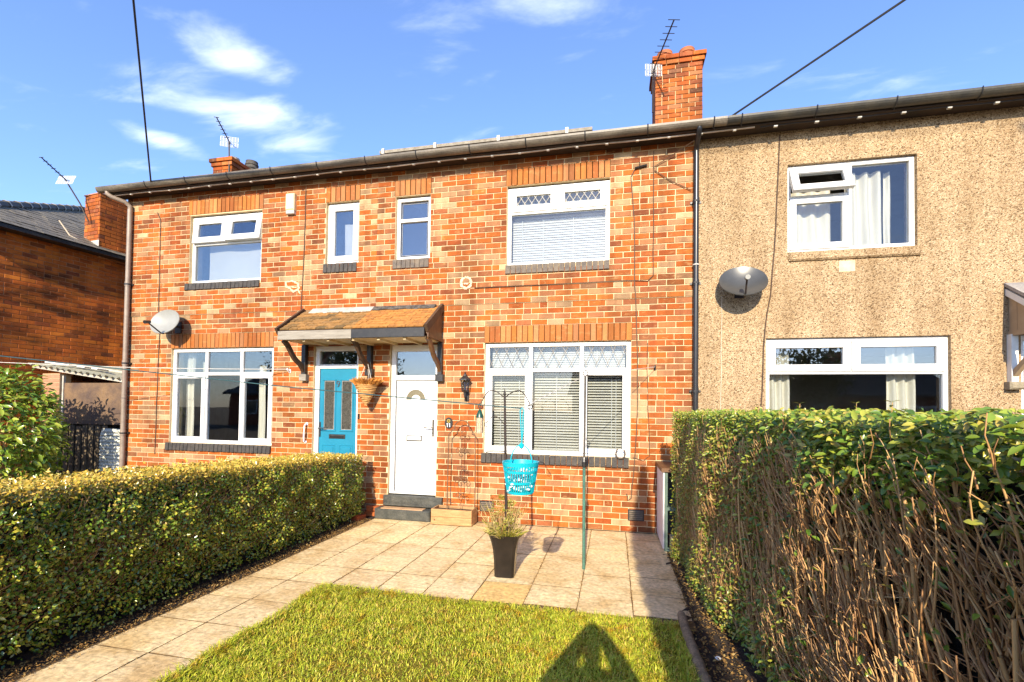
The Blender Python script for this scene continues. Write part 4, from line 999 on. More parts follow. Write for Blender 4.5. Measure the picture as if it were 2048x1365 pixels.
hs = MB().tube([(-.965+.062*math.cos(R(w)), -.045, 1.075+.07*math.sin(R(w))) for w in range(125, 416, 15)], .011, 6)
single('horseshoe', hs, 'horseshoe', 'rusty horseshoe standing on the dark brick sill', 'horseshoe', smooth=True)

def wall_cable(pts, mat, label, r=.006, name='wall_cable'):
    P = []
    for a, b in zip(pts[:-1], pts[1:]):
        n = max(2, int((Vector(b)-Vector(a)).length/.25))
        for k in range(n): P.append(Vector(a).lerp(Vector(b), k/n)+Vector((random.uniform(-.006, .006), 0, 0)))
    P.append(Vector(pts[-1]))
    return single(name, MB().tube(P, r, 5), mat, label, 'cable', 'cables on the walls')
yv = -.024
wall_cable([(-5.985, yv, 5.2), (-5.99, yv, 4.2), (-6.03, yv, 3.24)], 'wire_wall', 'dark cable running down from the eaves beside the alarm box')
wall_cable([(-8.95, yv, 5.05), (-8.88, yv, 4.9), (-8.86, yv, 3.3), (-8.84, -.009, 3.1), (-8.86, -.009, 2.0), (-8.87, -.009, .8)], 'wire_wall', 'dark cable running past the white dish to the ground')
wall_cable([(-.80, yv, 5.02), (-.85, yv, 4.92), (-.80, yv, 4.3), (-.79, yv, 3.4), (-.77, -.009, 3.1), (-.75, -.009, 2.4), (-.74, -.009, 1.7), (-.79, -.009, .8), (-.82, -.009, .46), (-.86, -.009, .43), (-.88, -.009, .52)], 'wire_wall', 'long dark cable looping down the brick beside the horseshoe window', .0065)
wall_cable([(-.555, yv, 5.25), (-.55, yv, 4.9), (-.545, yv, 4.2), (-.548, yv, 3.52), (-.62, yv, 3.45), (-.9, yv, 3.47), (-2.2, yv, 3.46), (-3.1, yv, 3.46)], 'wire_wall', 'dark cable dropping from the eaves then running along under the leaded window')
wall_cable([(-.62, -.009, 2.6), (-.61, -.009, 1.9), (-.59, -.009, 1.5), (-.58, -.009, 1.05), (-.66, -.009, .98), (-.80, -.009, 1.02)], 'wire_wall', 'short dark cable hanging beside the horseshoe sill', .004)
wall_cable([(1.03, -.026, 5.3), (1.0, -.026, 4.4), (.97, -.026, 3.8), (.92, -.026, 3.2), (.85, -.026, 2.7), (.81, -.026, 1.7), (.8, -.026, .4)], 'wire_wall', 'dark cable down the pebble-dash between dish and window', .008)
wall_cable([(.33, -.026, 3.2), (.325, -.026, 2.2), (.32, -.026, .6)], 'wire_cream', 'pale cable down the pebble-dash below the grey dish', .005)
wall_cable([(-.56, -.03, 5.02), (-.32, -.05, 5.15), (.1, -.2, 5.33)], 'wire_wall', 'dark cable slanting from the black junction to the downpipe', .005)
wall_cable([(-.54, -.03, 4.98), (-.3, -.03, 4.80), (-.06, -.03, 4.66)], 'wire_wall', 'dark cable slanting down to the black downpipe', .005)
jb = thing('cable_junction', 'small black cable joint on the brick under the eaves', 'junction box', (-.72, 0, 5.0))
mesh_obj('body', MB().tube([(-.80, -.035, 5.03), (-.64, -.035, 5.06)], .016, 8), 'black_plastic', jb); mesh_obj('stub', MB().tube([(-.735, -.035, 5.05), (-.735, -.035, 5.11)], .006, 6), 'black_plastic', jb)
def daub(strokes, y, label, name='plaster_patch'):
    m = MB()
    for pts, r_ in strokes:
        P = []
        for a, b in zip(pts[:-1], pts[1:]):
            for k in range(6): P.append((a[0]+(b[0]-a[0])*k/6+random.uniform(-.006, .006), y, a[1]+(b[1]-a[1])*k/6+random.uniform(-.006, .006)))
        P.append((pts[-1][0], y, pts[-1][1])); i0 = len(m.v)
        m.tube(P, [r_*random.uniform(.35, 1.05) for _ in P], 8)
        for q in range(i0, len(m.v)): v = m.v[q]; m.v[q] = (v[0], y+(v[1]-y)*.12, v[2])
    return single(name, m, 'pale_patch', label, 'plaster patch')
daub([([(-6.33, 3.70), (-6.20, 3.71), (-6.10, 3.66), (-6.08, 3.58), (-6.18, 3.53), (-6.24, 3.59), (-6.32, 3.63), (-6.33, 3.70)], .022), ([(-6.22, 3.61), (-6.12, 3.60)], .016), ([(-6.10, 3.56), (-6.05, 3.49)], .02)], -.019, 'white paint smear round two bricks above the canopy')
daub([([(-3.30, 3.60), (-3.25, 3.63), (-3.19, 3.62), (-3.15, 3.56), (-3.17, 3.49), (-3.24, 3.46), (-3.30, 3.50), (-3.31, 3.56), (-3.30, 3.60)], .024), ([(-3.27, 3.53), (-3.2, 3.53)], .016)], -.019, 'pale mortar ring on the brick above the canopy edge')

# hanging basket
hb = thing('hanging_basket', 'wicker cone basket of dried orange flowers hanging from the canopy bracket', 'hanging basket', (-4.74, -.17, 1.69))
hc = (-4.745, -.185)
m = MB()
for k in range(11):
    t = k/10; r_ = .012+.155*t**.85; z = 1.70+.30*t
    m.tube([(hc[0]+(r_+.004*math.sin(7*w+k))*math.cos(w), hc[1]+(r_)*math.sin(w)*.85, z+.006*math.sin(3*w+k*2)) for w in np.linspace(0, 2*math.pi, 22)], .013, 5)
mesh_obj('wicker', m, 'wicker', hb, True)
mesh_obj('liner', MB().lathe([(.008, 1.70), (.09, 1.85), (.15, 1.995), (0, 2.0)], (hc[0], hc[1], 0), 14), 'wicker', hb)
rg = random.Random(5); V = []; F = []
def blades(n, c, spread, h, w, lean, rg, flat=.85):
    V, F = [], []
    for _ in range(n):
        a, rad = rg.uniform(0, 6.283), spread*math.sqrt(rg.random()); x, y, z = c[0]+rad*math.cos(a), c[1]+rad*math.sin(a)*flat, c[2]
        d = Vector((math.cos(a)*lean*rg.uniform(.2, 1), math.sin(a)*lean*rg.uniform(.2, 1), 1)).normalized(); L = h*rg.uniform(.5, 1.1)
        s = d.cross(Vector((rg.uniform(-1, 1), rg.uniform(-1, 1), .1))).normalized()*w*rg.uniform(.6, 1.2)
        p0 = Vector((x, y, z)); p1 = p0+d*L*.55; p2 = p0+d*L+Vector((d.x, d.y, -.3))*L*.25
        o = len(V); V += [p0-s*.5, p0+s*.5, p1+s, p2, p1-s]; F += [(o, o+1, o+2, o+4), (o+4, o+2, o+3, o+3)]
    return V, F
def blade_obj(name, mat, parent, *a, **k):
    V, F = blades(*a, **k); mb = MB(); mb.v = V; mb.f = [f if f[2] != f[3] else f[:3] for f in F]; return mesh_obj(name, mb, mat, parent)
blade_obj('dried_flowers', 'dead_flower', hb, 700, (hc[0], hc[1], 1.985), .165, .15, .012, 1.1, rg)
for dx, dy in ((-.12, -.05), (.13, -.05), (0, .1)): mesh_obj('chain', MB().tube([(hc[0]+dx, hc[1]+dy, 2.0), (-4.775, -.12, 2.38)], .004, 4), 'rope_white', hb)

# aerials
def aerial(base, knee, back, tip, n, el, label, panel, mast_r=.016, boom_r=.012):
    a = thing('tv_aerial', label, 'aerial', base, 'TV aerials')
    mesh_obj('mast', MB().tube([base, knee, back], mast_r, 6), 'black_iron', a)
    B, Tp = Vector(back), Vector(tip); d = (Tp-B).normalized(); s = d.cross(Vector((0, 0, 1))).normalized(); up = s.cross(d)
    mesh_obj('boom', MB().tube([B-d*.08, Tp], boom_r, 5), 'black_iron', a)
    for k in range(n):
        p = B+(Tp-B)*((k+1)/n); L = el*(1-.15*k/n)
        mesh_obj('element', MB().tube([p-s*L/2, p+s*L/2], .007, 4), 'black_iron', a)
    m = MB(); w, h = panel
    for sg in (-1, 1):
        for i in range(5):
            q = B-d*.02+up*sg*(.012+h/2*i/4)+d*(-.03*i/4)*0; m.tube([q-s*w/2, q+s*w/2], .005, 4)
        for j in range(7):
            q = B-d*.02+s*(-w/2+w*j/6); m.tube([q+up*sg*.012, q+up*sg*(h/2+.01)], .005, 4)
    mesh_obj('reflector', m, 'aerial_white', a)
aerial((-.405, 2.16, 7.15), (-.405, 2.16, 7.6), (-.39, 2.12, 7.93), (-.16, 1.1, 7.97), 8, .22, 'black comb TV aerial on the chimney above the black downpipe', (.30, .20), .016)
aerial((-9.13, 1.68, 6.5), (-9.13, 1.68, 6.9), (-9.13, 1.66, 7.3), (-8.80, 1.0, 7.37), 6, .10, 'thin TV aerial with white reflector on the chimney of the blue-door house', (.34, .20), .015)
aerial((-12.47, 1.36, 5.7), (-12.56, 1.25, 6.05), (-12.72, 1.05, 6.52), (-12.62, .55, 6.72), 6, .10, 'cranked TV aerial on the chimney of the dark brick neighbour', (.36, .20), .015)

# overhead wires and their poles
def wire(a, b, r, label, sag=.25):
    a, b = Vector(a), Vector(b); P = [a.lerp(b, k/40)+Vector((0, 0, -sag*4*(k/40)*(1-k/40))) for k in range(41)]
    return single('overhead_wire', MB().tube(P, r, 6), 'wire_black', label, 'wire', 'overhead wires', True)
wire((-8.76, -.31, 5.40), (4.6, -13.0, 11.27), .012, 'overhead wire meeting the eaves of the blue-door house', .02)
wire((.338, -.31, 5.42), (19.8, -13.0, 11.63), .012, 'overhead wire meeting the gutter beside the chimney with two clay pots', .02)
for x, y, h in ((4.6, -13.0, 11.6), (19.8, -13.0, 11.9)):
    tp = thing('telegraph_pole', 'tall wooden telegraph pole whose wire reaches the '+('blue-door house' if x < 10 else 'pebble-dashed house'), 'pole', (x, y, -.1), 'telegraph poles')
    mesh_obj('shaft', MB().tube([(x, y, -.1), (x, y, h)], [.15, .10], 10), 'fence_wood', tp, True); mesh_obj('crossbar', MB().box(x-.5, x+.5, y-.05, y+.05, h-.45, h-.35), 'fence_wood', tp)

# ------------------------------------------------------------------ things in the garden
# clothes post
PX, PY = -1.355, -1.66
cp = thing('clothes_post', 'slim green metal clothes post with grey upper tube standing on the paving', 'post', (PX, PY, 0))
mesh_obj('lower_tube', MB().tube([(PX, PY, -.02), (PX-.005, PY, 1.07)], .017, 10), 'pole_green', cp, True)
mesh_obj('collar', MB().lathe([(.018, 1.06), (.026, 1.07), (.026, 1.12), (.02, 1.15), (.013, 1.17)], (PX-.005, PY, 0), 10), 'black_plastic', cp)
mesh_obj('upper_tube', MB().tube([(PX-.005, PY, 1.15), (PX-.002, PY, 2.03)], .012, 8), 'steel_pole', cp, True)
mesh_obj('ring', MB().tube([(PX+.025*math.cos(R(w)), PY, 2.055+.028*math.sin(R(w))) for w in range(-80, 281, 30)], .006, 6), 'steel_pole', cp, True)
# washing line with its hook on the wall
BX, BY = -1.70, -3.40
hk = thing('line_hook', 'small dark wall hook carrying the washing line beside the window', 'hook', (-.515, 0, 2.25), 'line hooks')
mesh_obj('hook', MB().tube([(-.515, .0, 2.25), (-.515, -.05, 2.25), (-.515, -.07, 2.27), (-.515, -.06, 2.29)], .008, 6), 'black_iron', hk); mesh_obj('plate', MB().rbox(-.53, -.50, -.012, -.001, 2.22, 2.28), 'black_iron', hk)
hk9 = thing('line_hook', 'small pale wall hook on the brick between window and blue door', 'hook', (-6.22, 0, 2.235), 'line hooks')
mesh_obj('hook', MB().tube([(-6.22, .0, 2.235), (-6.22, -.05, 2.235), (-6.22, -.07, 2.255), (-6.22, -.06, 2.275)], .010, 6), 'aerial_white', hk9); mesh_obj('plate', MB().rbox(-6.24, -6.20, -.012, -.001, 2.205, 2.265), 'aerial_white', hk9)
def rope(name, pts, r, mat, label, droop=0):
    P = []
    for a, b in zip(pts[:-1], pts[1:]):
        a, b = Vector(a), Vector(b); n = 24
        for k in range(n): P.append(a.lerp(b, k/n)+Vector((0, 0, -droop*4*(k/n)*(1-k/n))))
    P.append(Vector(pts[-1])); return single(name, MB().tube(P, r, 5), mat, label, 'rope', 'washing lines', True)
rope('washing_line', [(-.515, -.07, 2.262), (PX, PY, 2.032), (BX, BY, 1.672)], .0032, 'rope_white', 'pale washing line from the wall over the green post to the peg basket')
rope('washing_line', [(BX, BY, 1.672), (-3.52, -3.5, 1.815), (-6.1, -3.85, 2.06), (-7.6, -4.05, 2.25)], .0042, 'rope_teal', 'dark teal washing line stretching past both doors to the neighbour garden')
rope('washing_line', [(-6.22, -.065, 2.262), (-8.7, -.9, 2.24), (-11.9, -1.9, 2.34)], .005, 'rope_white', 'thin white washing line tied to the hook near the blue door', .01)
lp = thing('line_post', 'wooden post holding the far end of the teal washing line', 'post', (-7.62, -4.06, 0)); mesh_obj('shaft', MB().tube([(-7.62, -4.06, -.05), (-7.62, -4.06, 2.32)], .04, 8), 'fence_wood', lp); mesh_obj('cap', MB().lathe([(.045, 2.31), (.045, 2.34), (0, 2.37)], (-7.62, -4.06, 0), 8), 'fence_wood', lp)

# peg basket
pbk = thing('peg_basket', 'turquoise plastic peg basket full of pegs hanging from the washing line', 'basket', (BX, BY, 1.07))
zb, zt = 1.075, 1.292; rb, rt = .092, .124
def rad(z): return rb+(rt-rb)*(z-zb)/(zt-zb)
for z, h, e in ((zb, .018, .0), (1.146, .016, .004), (1.222, .016, .004), (zt-.024, .030, .007)):
    mesh_obj('rim' if z > 1.25 else 'hoop', MB().lathe([(rad(z)+e, z), (rad(z+h)+e+.001, z+h), (rad(z+h)-.004, z+h), (rad(z)-.004, z), (rad(z)+e, z)], (BX, BY, 0), 40), 'teal_plastic', pbk, True)
mesh_obj('base', MB().lathe([(0, zb+.004), (rb, zb+.004), (rb, zb), (0, zb)], (BX, BY, 0), 32), 'teal_plastic', pbk)
m = MB().box(-.0038, .0038, -.002, .002, 0, 1); me = None
for k in range(40):
    w = 2*math.pi*k/40; q = MB().tube([(BX+rad(zb)*math.cos(w), BY+rad(zb)*math.sin(w), zb+.008), (BX+rad(zt)*math.cos(w), BY+rad(zt)*math.sin(w), zt-.008)], .0042, 4)
    mesh_obj('slat', q, 'teal_plastic', pbk)
hd = MB().tube([(BX+.078*math.cos(R(w)), BY+.02, zt-.015+.135*math.sin(R(w))) for w in range(0, 181, 10)], .0042, 6); mesh_obj('handle', hd, 'teal_plastic', pbk, True)
mesh_obj('hook', MB().tube([(BX-.0, BY+.02, zt+.112), (BX+.012, BY+.012, zt+.22), (BX+.012, BY+.004, zt+.33), (BX+.02, BY, zt+.365), (BX+.005, BY, zt+.386), (BX-.008, BY, zt+.365), (BX-.004, BY, zt+.30), (BX+.004, BY+.01, zt+.15)], .0045, 6), 'teal_plastic', pbk, True)
mesh_obj('knot', MB().lathe([(.0, zt+.09), (.016, zt+.10), (.018, zt+.125), (0, zt+.14)], (BX, BY+.02, 0), 8), 'teal_plastic', pbk, True)
peg_me = bpy.data.meshes.new('peg'); t = MB().box(-.006, -.001, -.005, .005, -.036, .036).box(.001, .006, -.005, .005, -.036, .036).box(-.008, .008, -.003, .003, .004, .012); peg_me.from_pydata(t.v, [], t.f); peg_me.update(); peg_me.materials.append(MATS['peg_white'])
rg = random.Random(3)
for k in range(85):
    a, r_ = rg.uniform(0, 6.283), .082*math.sqrt(rg.random()); z = rg.uniform(zb+.03, 1.215); r_ *= rad(z)/rb
    o = link('clothes_peg', peg_me); o.location = (BX+r_*math.cos(a), BY+r_*math.sin(a), z); o.rotation_euler = (rg.uniform(0, 6), rg.uniform(0, 6), rg.uniform(0, 6))
    tag(o, 'white clothes peg lying in the turquoise peg basket', 'clothes peg', 'pegs in the basket')

# bird feeding station in the glazed pot
FX, FY = -2.10, -2.03
fs = thing('bird_feeding_station', 'thin black bird feeder pole with curled arms standing in the glazed pot', 'feeder pole', (FX, FY, .25))
mesh_obj('pole', MB().tube([(FX, FY, .12), (FX-.02, FY, .9), (FX-.045, FY, 1.83)], [.017, .015, .011], 8), 'black_iron', fs, True)
mesh_obj('sleeve', MB().tube([(FX-.012, FY, .55), (FX-.002, FY, .2)], .017, 8), 'black_iron', fs, True)
mesh_obj('finial', MB().lathe([(.008, 1.80), (.016, 1.815), (.012, 1.83), (.004, 1.86), (0, 1.88)], (FX-.045, FY, 0), 8), 'black_iron', fs, True)
tx = FX-.045
for sg, hx, hz in ((-1, -2.395, 1.70), (1, -1.885, 1.76)):
    w = abs(hx-tx); P = [(tx+sg*w*u, FY, 1.78+.075*math.sin(math.pi*min(1, u*1.02)*.86)-(.0 if u < .55 else (u-.55)**2*.45)) for u in np.linspace(0, 1, 14)]
    e = P[-1]; P += spiral((e[0]-sg*.0, e[2]-.03), .03, .012, 90, 90-sg*430, 16, FY)
    mesh_obj('arm', MB().tube(P, .0055, 5), 'black_iron', fs, True)
P = [(FX-.04-.19*u, FY, 1.50+.09*math.sin(math.pi*u*.9)) for u in np.linspace(0, 1, 10)]; P += spiral((P[-1][0], P[-1][2]-.025), .025, .012, 90, 460, 12, FY)
mesh_obj('arm', MB().tube(P, .004, 5), 'black_iron', fs, True)
mesh_obj('dish_ring', MB().tube([(-2.225+.105*math.cos(R(w)), FY+.105*math.sin(R(w)), 1.225) for w in range(0, 361, 20)], .0035, 5), 'black_iron', fs, True)
bf = thing('bird_feeder', 'tube bird feeder with dark green cap full of nuts beside the trellis', 'bird feeder', (-2.405, FY, 1.41))
mesh_obj('cap', MB().lathe([(.040, 1.575), (.036, 1.60), (.018, 1.645), (.006, 1.66), (0, 1.662)], (-2.405, FY, 0), 16), 'feeder_green', bf, True)
mesh_obj('tube', MB().lathe([(0, 1.415), (.033, 1.415), (.034, 1.576), (0, 1.576)], (-2.405, FY, 0), 16), 'nuts', bf, True)
m = MB()
for k in range(12): m.tube([(-2.405+.036*math.cos(k*math.pi/6), FY+.036*math.sin(k*math.pi/6), 1.412), (-2.405+.036*math.cos(k*math.pi/6), FY+.036*math.sin(k*math.pi/6), 1.578)], .0014, 3)
mesh_obj('cage', m, 'chrome', bf); mesh_obj('bail', MB().tube([(-2.405, FY, 1.655), (-2.40, FY, 1.69), (-2.392, FY, 1.71)], .003, 5), 'black_iron', bf)

# glazed pot and its plant
gp = thing('plant_pot', 'tall square flared glossy black plant pot on the paving', 'plant pot', (-2.11, -2.03, 0))
m = MB(); prof = [(.098, 0), (.10, .05), (.105, .16), (.115, .27), (.132, .35), (.152, .41), (.155, .42), (.145, .42), (.125, .35), (.105, .33), (0, .33)]
def sq(r, z, n=6):
    pts = []; c = .25
    for k in range(4):
        a = R(45+90*k)
        for j in range(n):
            b = R(45+90*k-45+90*(j+.5)/n); ux = max(-1, min(1, 1.32*math.cos(b)*.94)); uy = max(-1, min(1, 1.32*math.sin(b)*.94)); pts.append((ux*r, uy*r, z))
    return pts
R_ = [sq(r_, z) for r_, z in prof]; N = len(R_[0]); rot = Matrix.Rotation(R(4), 3, 'Z')
m.add([Vector((-2.115, -2.03, 0))+rot @ Vector(p) for ring in R_ for p in ring], [(i*N+j, i*N+(j+1) % N, (i+1)*N+(j+1) % N, (i+1)*N+j) for i in range(len(R_)-1) for j in range(N)]+[tuple(range(N))[::-1]])
mesh_obj('vessel', m, 'glazed_pot', gp, True); mesh_obj('compost', MB().lathe([(0, .372), (.10, .368), (.125, .36)], (-2.115, -2.03, 0), 14), 'soil', gp)
pl = thing('potted_plant', 'scruffy yellow-green feathery plant growing in the black pot', 'plant', (-2.12, -2.03, .37))
rg = random.Random(9)
def sprig(base, d, L, n, leaf, rg):
    """a feathery shoot: stem with pairs of narrow leaves"""
    V, F = [], []; p = Vector(base); d = Vector(d).normalized(); stem = [p.copy()]
    for k in range(n):
        d = (d+Vector((rg.uniform(-.15, .15), rg.uniform(-.15, .15), -.03))).normalized(); p = p+d*(L/n); stem.append(p.copy())
        for s in range(3):
            q = d.cross(Vector((rg.uniform(-1, 1), rg.uniform(-1, 1), rg.uniform(-1, 1)))).normalized(); t = (q+d*.7).normalized()*leaf*rg.uniform(.6, 1.2); w = d.cross(q).normalized()*leaf*.16
            o = len(V); V += [p, p+t*.5+w, p+t, p+t*.5-w]; F += [(o, o+1, o+2, o+3)]
    return V, F, stem
mb = MB(); stems = MB()
for k in range(34):
    a = rg.uniform(0, 6.283); tilt = rg.uniform(.05, .6)
    b0 = (-2.13+.09*math.cos(a)*rg.random(), -2.03+.09*math.sin(a)*rg.random(), .36)
    v, f, s_ = sprig(b0, (math.cos(a)*tilt-.06, math.sin(a)*tilt, 1), rg.uniform(.12, .44), 12, .035, rg); mb.add(v, f); stems.tube(s_, .002, 3)
for a, z, L in ((2.9, .66, .2), (.2, .62, .17), (3.6, .60, .16), (5.6, .56, .15), (1.2, .7, .14), (3.1, .76, .12)):          # layered side shoots
    for q in range(4):
        v, f, s_ = sprig((-2.11, -2.03, z+rg.uniform(-.03, .03)), (math.cos(a+rg.uniform(-.3, .3)), math.sin(a+rg.uniform(-.3, .3)), .15), L*rg.uniform(.6, 1), 9, .03, rg); mb.add(v, f); stems.tube(s_, .002, 3)
mesh_obj('foliage', mb, 'pot_plant', pl); mesh_obj('stems', stems, 'twig', pl)
blade_obj('dry_stalks', 'straw', pl, 90, (-2.14, -2.04, .37), .12, .42, .0028, .55, rg)
blade_obj('low_growth', 'pot_plant', pl, 320, (-2.12, -2.04, .37), .14, .14, .006, 1.1, rg)
blade_obj('spilling_stalks', 'straw', pl, 26, (-2.10, -2.10, .40), .13, .26, .0035, 2.6, rg)

# planter and trellis
wp = thing('wooden_planter', 'small pale timber planter box standing against the brick wall', 'planter', (-3.3, -.2, 0))
px0, px1, py0, py1, pz1 = -3.60, -2.995, -.345, -.06, .232
for k in range(2):
    z0, z1 = .012+k*.11, .012+(k+1)*.11-.003
    mesh_obj('plank', MB().rbox(px0, px1, py0, py0+.02, z0, z1, .003), 'pine', wp); mesh_obj('plank', MB().box(px0, px1, py1-.02, py1, z0, z1), 'pine', wp)
    for x in (px0, px1-.02): mesh_obj('plank', MB().box(x, x+.02, py0+.0205, py1-.0205, z0, z1), 'pine', wp)
mesh_obj('compost', MB().box(px0+.021, px1-.021, py0+.021, py1-.021, .1, .19), 'soil', wp)
for x in (px0+.05, px1-.11): mesh_obj('foot', MB().box(x, x+.06, py0+.03, py1-.03, -.002, .0118), 'pine', wp)
mesh_obj('knot', MB().tube([(-3.545, py0-.0012, .075), (-3.545, py0+.004, .075)], .013, 10), 'brown_wood', wp)
tr = thing('garden_trellis', 'rusty wire trellis with scrolls rising from the timber planter', 'trellis', (-3.2, -.16, .15))
ty = -.16; xa, xb = -3.425, -3.005
arch = [(xa, ty, .1), (xa, ty, .6), (xa+.01, ty, 1.28)]+[(xa+.01+.09*u, ty, 1.28+.08*math.sin(u*math.pi/2)) for u in (.3, .6, 1)]+[(-3.215+.115*math.cos(R(w)), ty, 1.375+.115*math.sin(R(w))) for w in range(175, 4, -18)]+[(xb-.01-.09*u, ty, 1.28+.08*math.sin(u*math.pi/2)) for u in (1, .6, .3)]+[(xb-.01, ty, 1.28), (xb, ty, .6), (xb, ty, .1)]
mesh_obj('hoop', MB().tube(arch, .0075, 6), 'rust_iron', tr, True)
mesh_obj('centre_rod', MB().tube([(-3.215, ty, .1), (-3.215, ty, 1.46)], .004, 5), 'rust_iron', tr, True)
for zc, s in ((1.30, 1), (1.05, 1.1), (.80, .8), (.62, 1.25), (.40, 1)):
    for sg in (-1, 1):
        a0 = 90 if zc != .8 else -90
        mesh_obj('scroll', MB().tube([(-3.215+sg*(p[0]), ty-.004, p[2]) for p in spiral((.045*s, zc), .045*s, .014*s, 180, 180-400, 18, 0)], .0045, 4), 'rust_iron', tr, True)
    if zc in (.62, .8): mesh_obj('scroll', MB().tube([(-3.215+.08*s*math.cos(R(w)), ty-.005, zc-.06*s+.09*s*math.sin(R(w))) for w in range(-90, 271, 24)], .003, 4), 'rust_iron', tr, True)
mesh_obj('scroll', MB().tube([(xa+.03+.02*math.cos(R(w)), ty, .32+.02*math.sin(R(w))) for w in range(300, -10, -30)]+[(xa+.06, ty, .33), (xa+.13, ty, .30), (-3.25, ty, .36), (-3.215, ty, .5)], .003, 4), 'rust_iron', tr, True)

# white cabinet, stone block, log edging
wc = thing('meter_cabinet', 'weathered white boarded cabinet with wooden lid against the wall', 'cabinet', (-.3, -.4, 0))
mesh_obj('side_panel', MB().box(-.478, -.462, -.80, -.01, .03, .94), 'cabinet_white', wc)
mesh_obj('frame', MB().box(-.4615, -.425, -.80, -.765, 0, .94).box(-.10, -.06, -.80, -.765, 0, .94).box(-.4249, -.1001, -.799, -.77, .48, .52).box(-.4249, -.1001, -.799, -.77, .0, .04).box(-.10, -.06, -.05, -.01, 0, .94), 'cabinet_green', wc)
mesh_obj('back_panel', MB().box(-.46, -.06, -.05, -.03, .03, .94), 'room_dark', wc)
mesh_obj('lid', MB().box(-.50, -.04, -.83, -.005, .941, .985), 'brown_wood', wc)
mesh_obj('shelf', MB().box(-.424, -.101, -.76, -.055, .50, .515), 'cabinet_green', wc)
sb = MB().prism([(-.40, -.92), (-.40, -.78), (-.05, -.78), (-.05, -1.02), (-.33, -1.02)], 'z', -.01, .20); single('stone_block', sb, 'stone', 'flat pale stone block in front of the white cabinet', 'stone')
for k, (a, b) in enumerate(((-2.62, -4.05), (-4.08, -5.6), (-5.64, -7.2))):
    P = [(-.505+.012*math.sin(a+u*5), a+(b-a)*u, .022+.006*math.sin(u*7)) for u in np.linspace(0, 1, 16)]
    lg = single('log_edging', MB().tube(P, [.030]+[.036+.004*math.sin(q*3) for q in range(14)]+[.032], 10), 'log', ['mossy round log edging between lawn and tall hedge, its end on the paving', 'second mossy log edging laid on from the first along the lawn', 'third mossy log edging along the lawn behind the photographer'][k], 'edging', 'log edging', True)
single('white_pebble', MB().lathe([(0, 0), (.016, .004), (.02, .012), (.012, .02), (0, .022)], (-.36, -3.25, .0), 10), 'white_enamel', 'small white pebble on the dark soil under the tall hedge', 'pebble', smooth=True)
# broken brick kerb beside the step
for k, (x, y, z, rz) in enumerate(((-4.66, -.12, .04, .2), (-4.68, -.36, .03, 1.4), (-4.63, -.10, .115, .5))):
    o = link('loose_brick', brick_data(.21, .07, .1, 'brick_red_single')); o.location = (x, y, z); o.rotation_euler = (0, 0, rz); tag(o, ['loose red brick lying against the step by the low hedge', 'loose red brick on the soil at the low hedge corner', 'loose red brick stacked on another beside the step'][k], 'brick', 'loose bricks by the step')

# ------------------------------------------------------------------ the dark brick neighbour on the left
nb = thing('neighbour_house', 'dark weathered red brick house with slate hip roof beyond the gable', 'house', (-12.3, 1.0, 0))
nb.rotation_euler = (0, 0, R(-7))
NX = -12.3
TN = Matrix(((0, -1, 0, NX), (1, 0, 0, 0), (0, 0, 1, 0), (0, 0, 0, 1)))          # u -> +Y, depth -> -X
nwall = mesh_obj('wall', MB().box(-20.5, NX-.007, -.9+.007, 9, 0, 5.03), 'mortar_old', nb)
build_bricks(nwall, lay(-.9, 3.6, 0, 61, [], 21), TN, .05, 'brick_old_single', 'brick_old_mass', 300, None, 22, in_view=lambda p: -.3 < p.y < 2.2 and p.z > 2.3)
build_bricks(nwall, lay(-20.5, NX-.001, 0, 61, [], 23), Matrix.Translation((0, -.9, 0)), .006, 'brick_old_single', 'brick_old_mass', 0, None, 24)
mesh_obj('eaves_board', MB().box(-12.29, -12.02, -1.15, 9.2, 4.93, 5.0), 'black_paint', nb)
# hip roof in courses of slates
D = 4.4; tp_ = .5
rf = mesh_obj('roof', MB().add([(-12.03, -1.17, 5.0), (-12.03, 9.2, 5.0), (-12.03-D, 9.2-D, 5.0+D*tp_), (-12.03-D, -1.17+D, 5.0+D*tp_), (-20.8, -1.17, 5.0), (-20.8, 9.2, 5.0)],
          [(0, 1, 2, 3), (0, 3, 4), (4, 3, 2, 5), (1, 5, 2)]), 'slate_ridge', nb)
sl_me = bpy.data.meshes.new('slate'); t = MB().box(0, .30, -.149, .149, 0, .008); sl_me.from_pydata(t.v, [], t.f); sl_me.update(); sl_me.materials.append(MATS['slate'])
cnt = 0; ang = math.atan(tp_); massS = MB()
cells = []
for r_ in range(20):
    s = r_*.22; y_lo, y_hi = -1.17+s, 9.2-s
    y = y_lo+(.15 if r_ % 2 else 0)
    while y < y_hi: cells.append((r_, s, y+.15)); y += .30
cells.sort(key=lambda c: (c[2]-.8)**2+(c[1]-1)**2)
for r_, s, y in cells:
    M = Matrix.Translation((-12.0-s+random.uniform(-.01, .01), y, 5.01+s*tp_)) @ Matrix.Rotation(math.pi, 4, 'Z') @ Matrix.Rotation(-ang+.03, 4, 'Y')
    if cnt < 280: o = link('slate', sl_me); o.parent = rf; o.matrix_basis = M
    else: massS.add([M @ Vector(v) for v in t.v], t.f)
    cnt += 1
o = mesh_obj('slates', massS, 'slate'); o.parent = rf; o['kind'] = 'stuff'
a, b = Vector((-12.1, -1.1, 5.06)), Vector((-12.03-D, -1.17+D, 5.06+D*tp_))
for k in range(14):
    p, q = a.lerp(b, k/14+.002), a.lerp(b, (k+1)/14+.012)
    h_ = MB().tube([p, q], [.10, .085], 7); mesh_obj('ridge_tile', h_, 'slate_ridge', rf)
    mesh_obj('ridge_joint', MB().tube([q-(q-p)*.07, q], .106, 7), 'flash_white', rf)
p, q = b, Vector((-12.03-D, 9.2-D, 5.06+D*tp_))
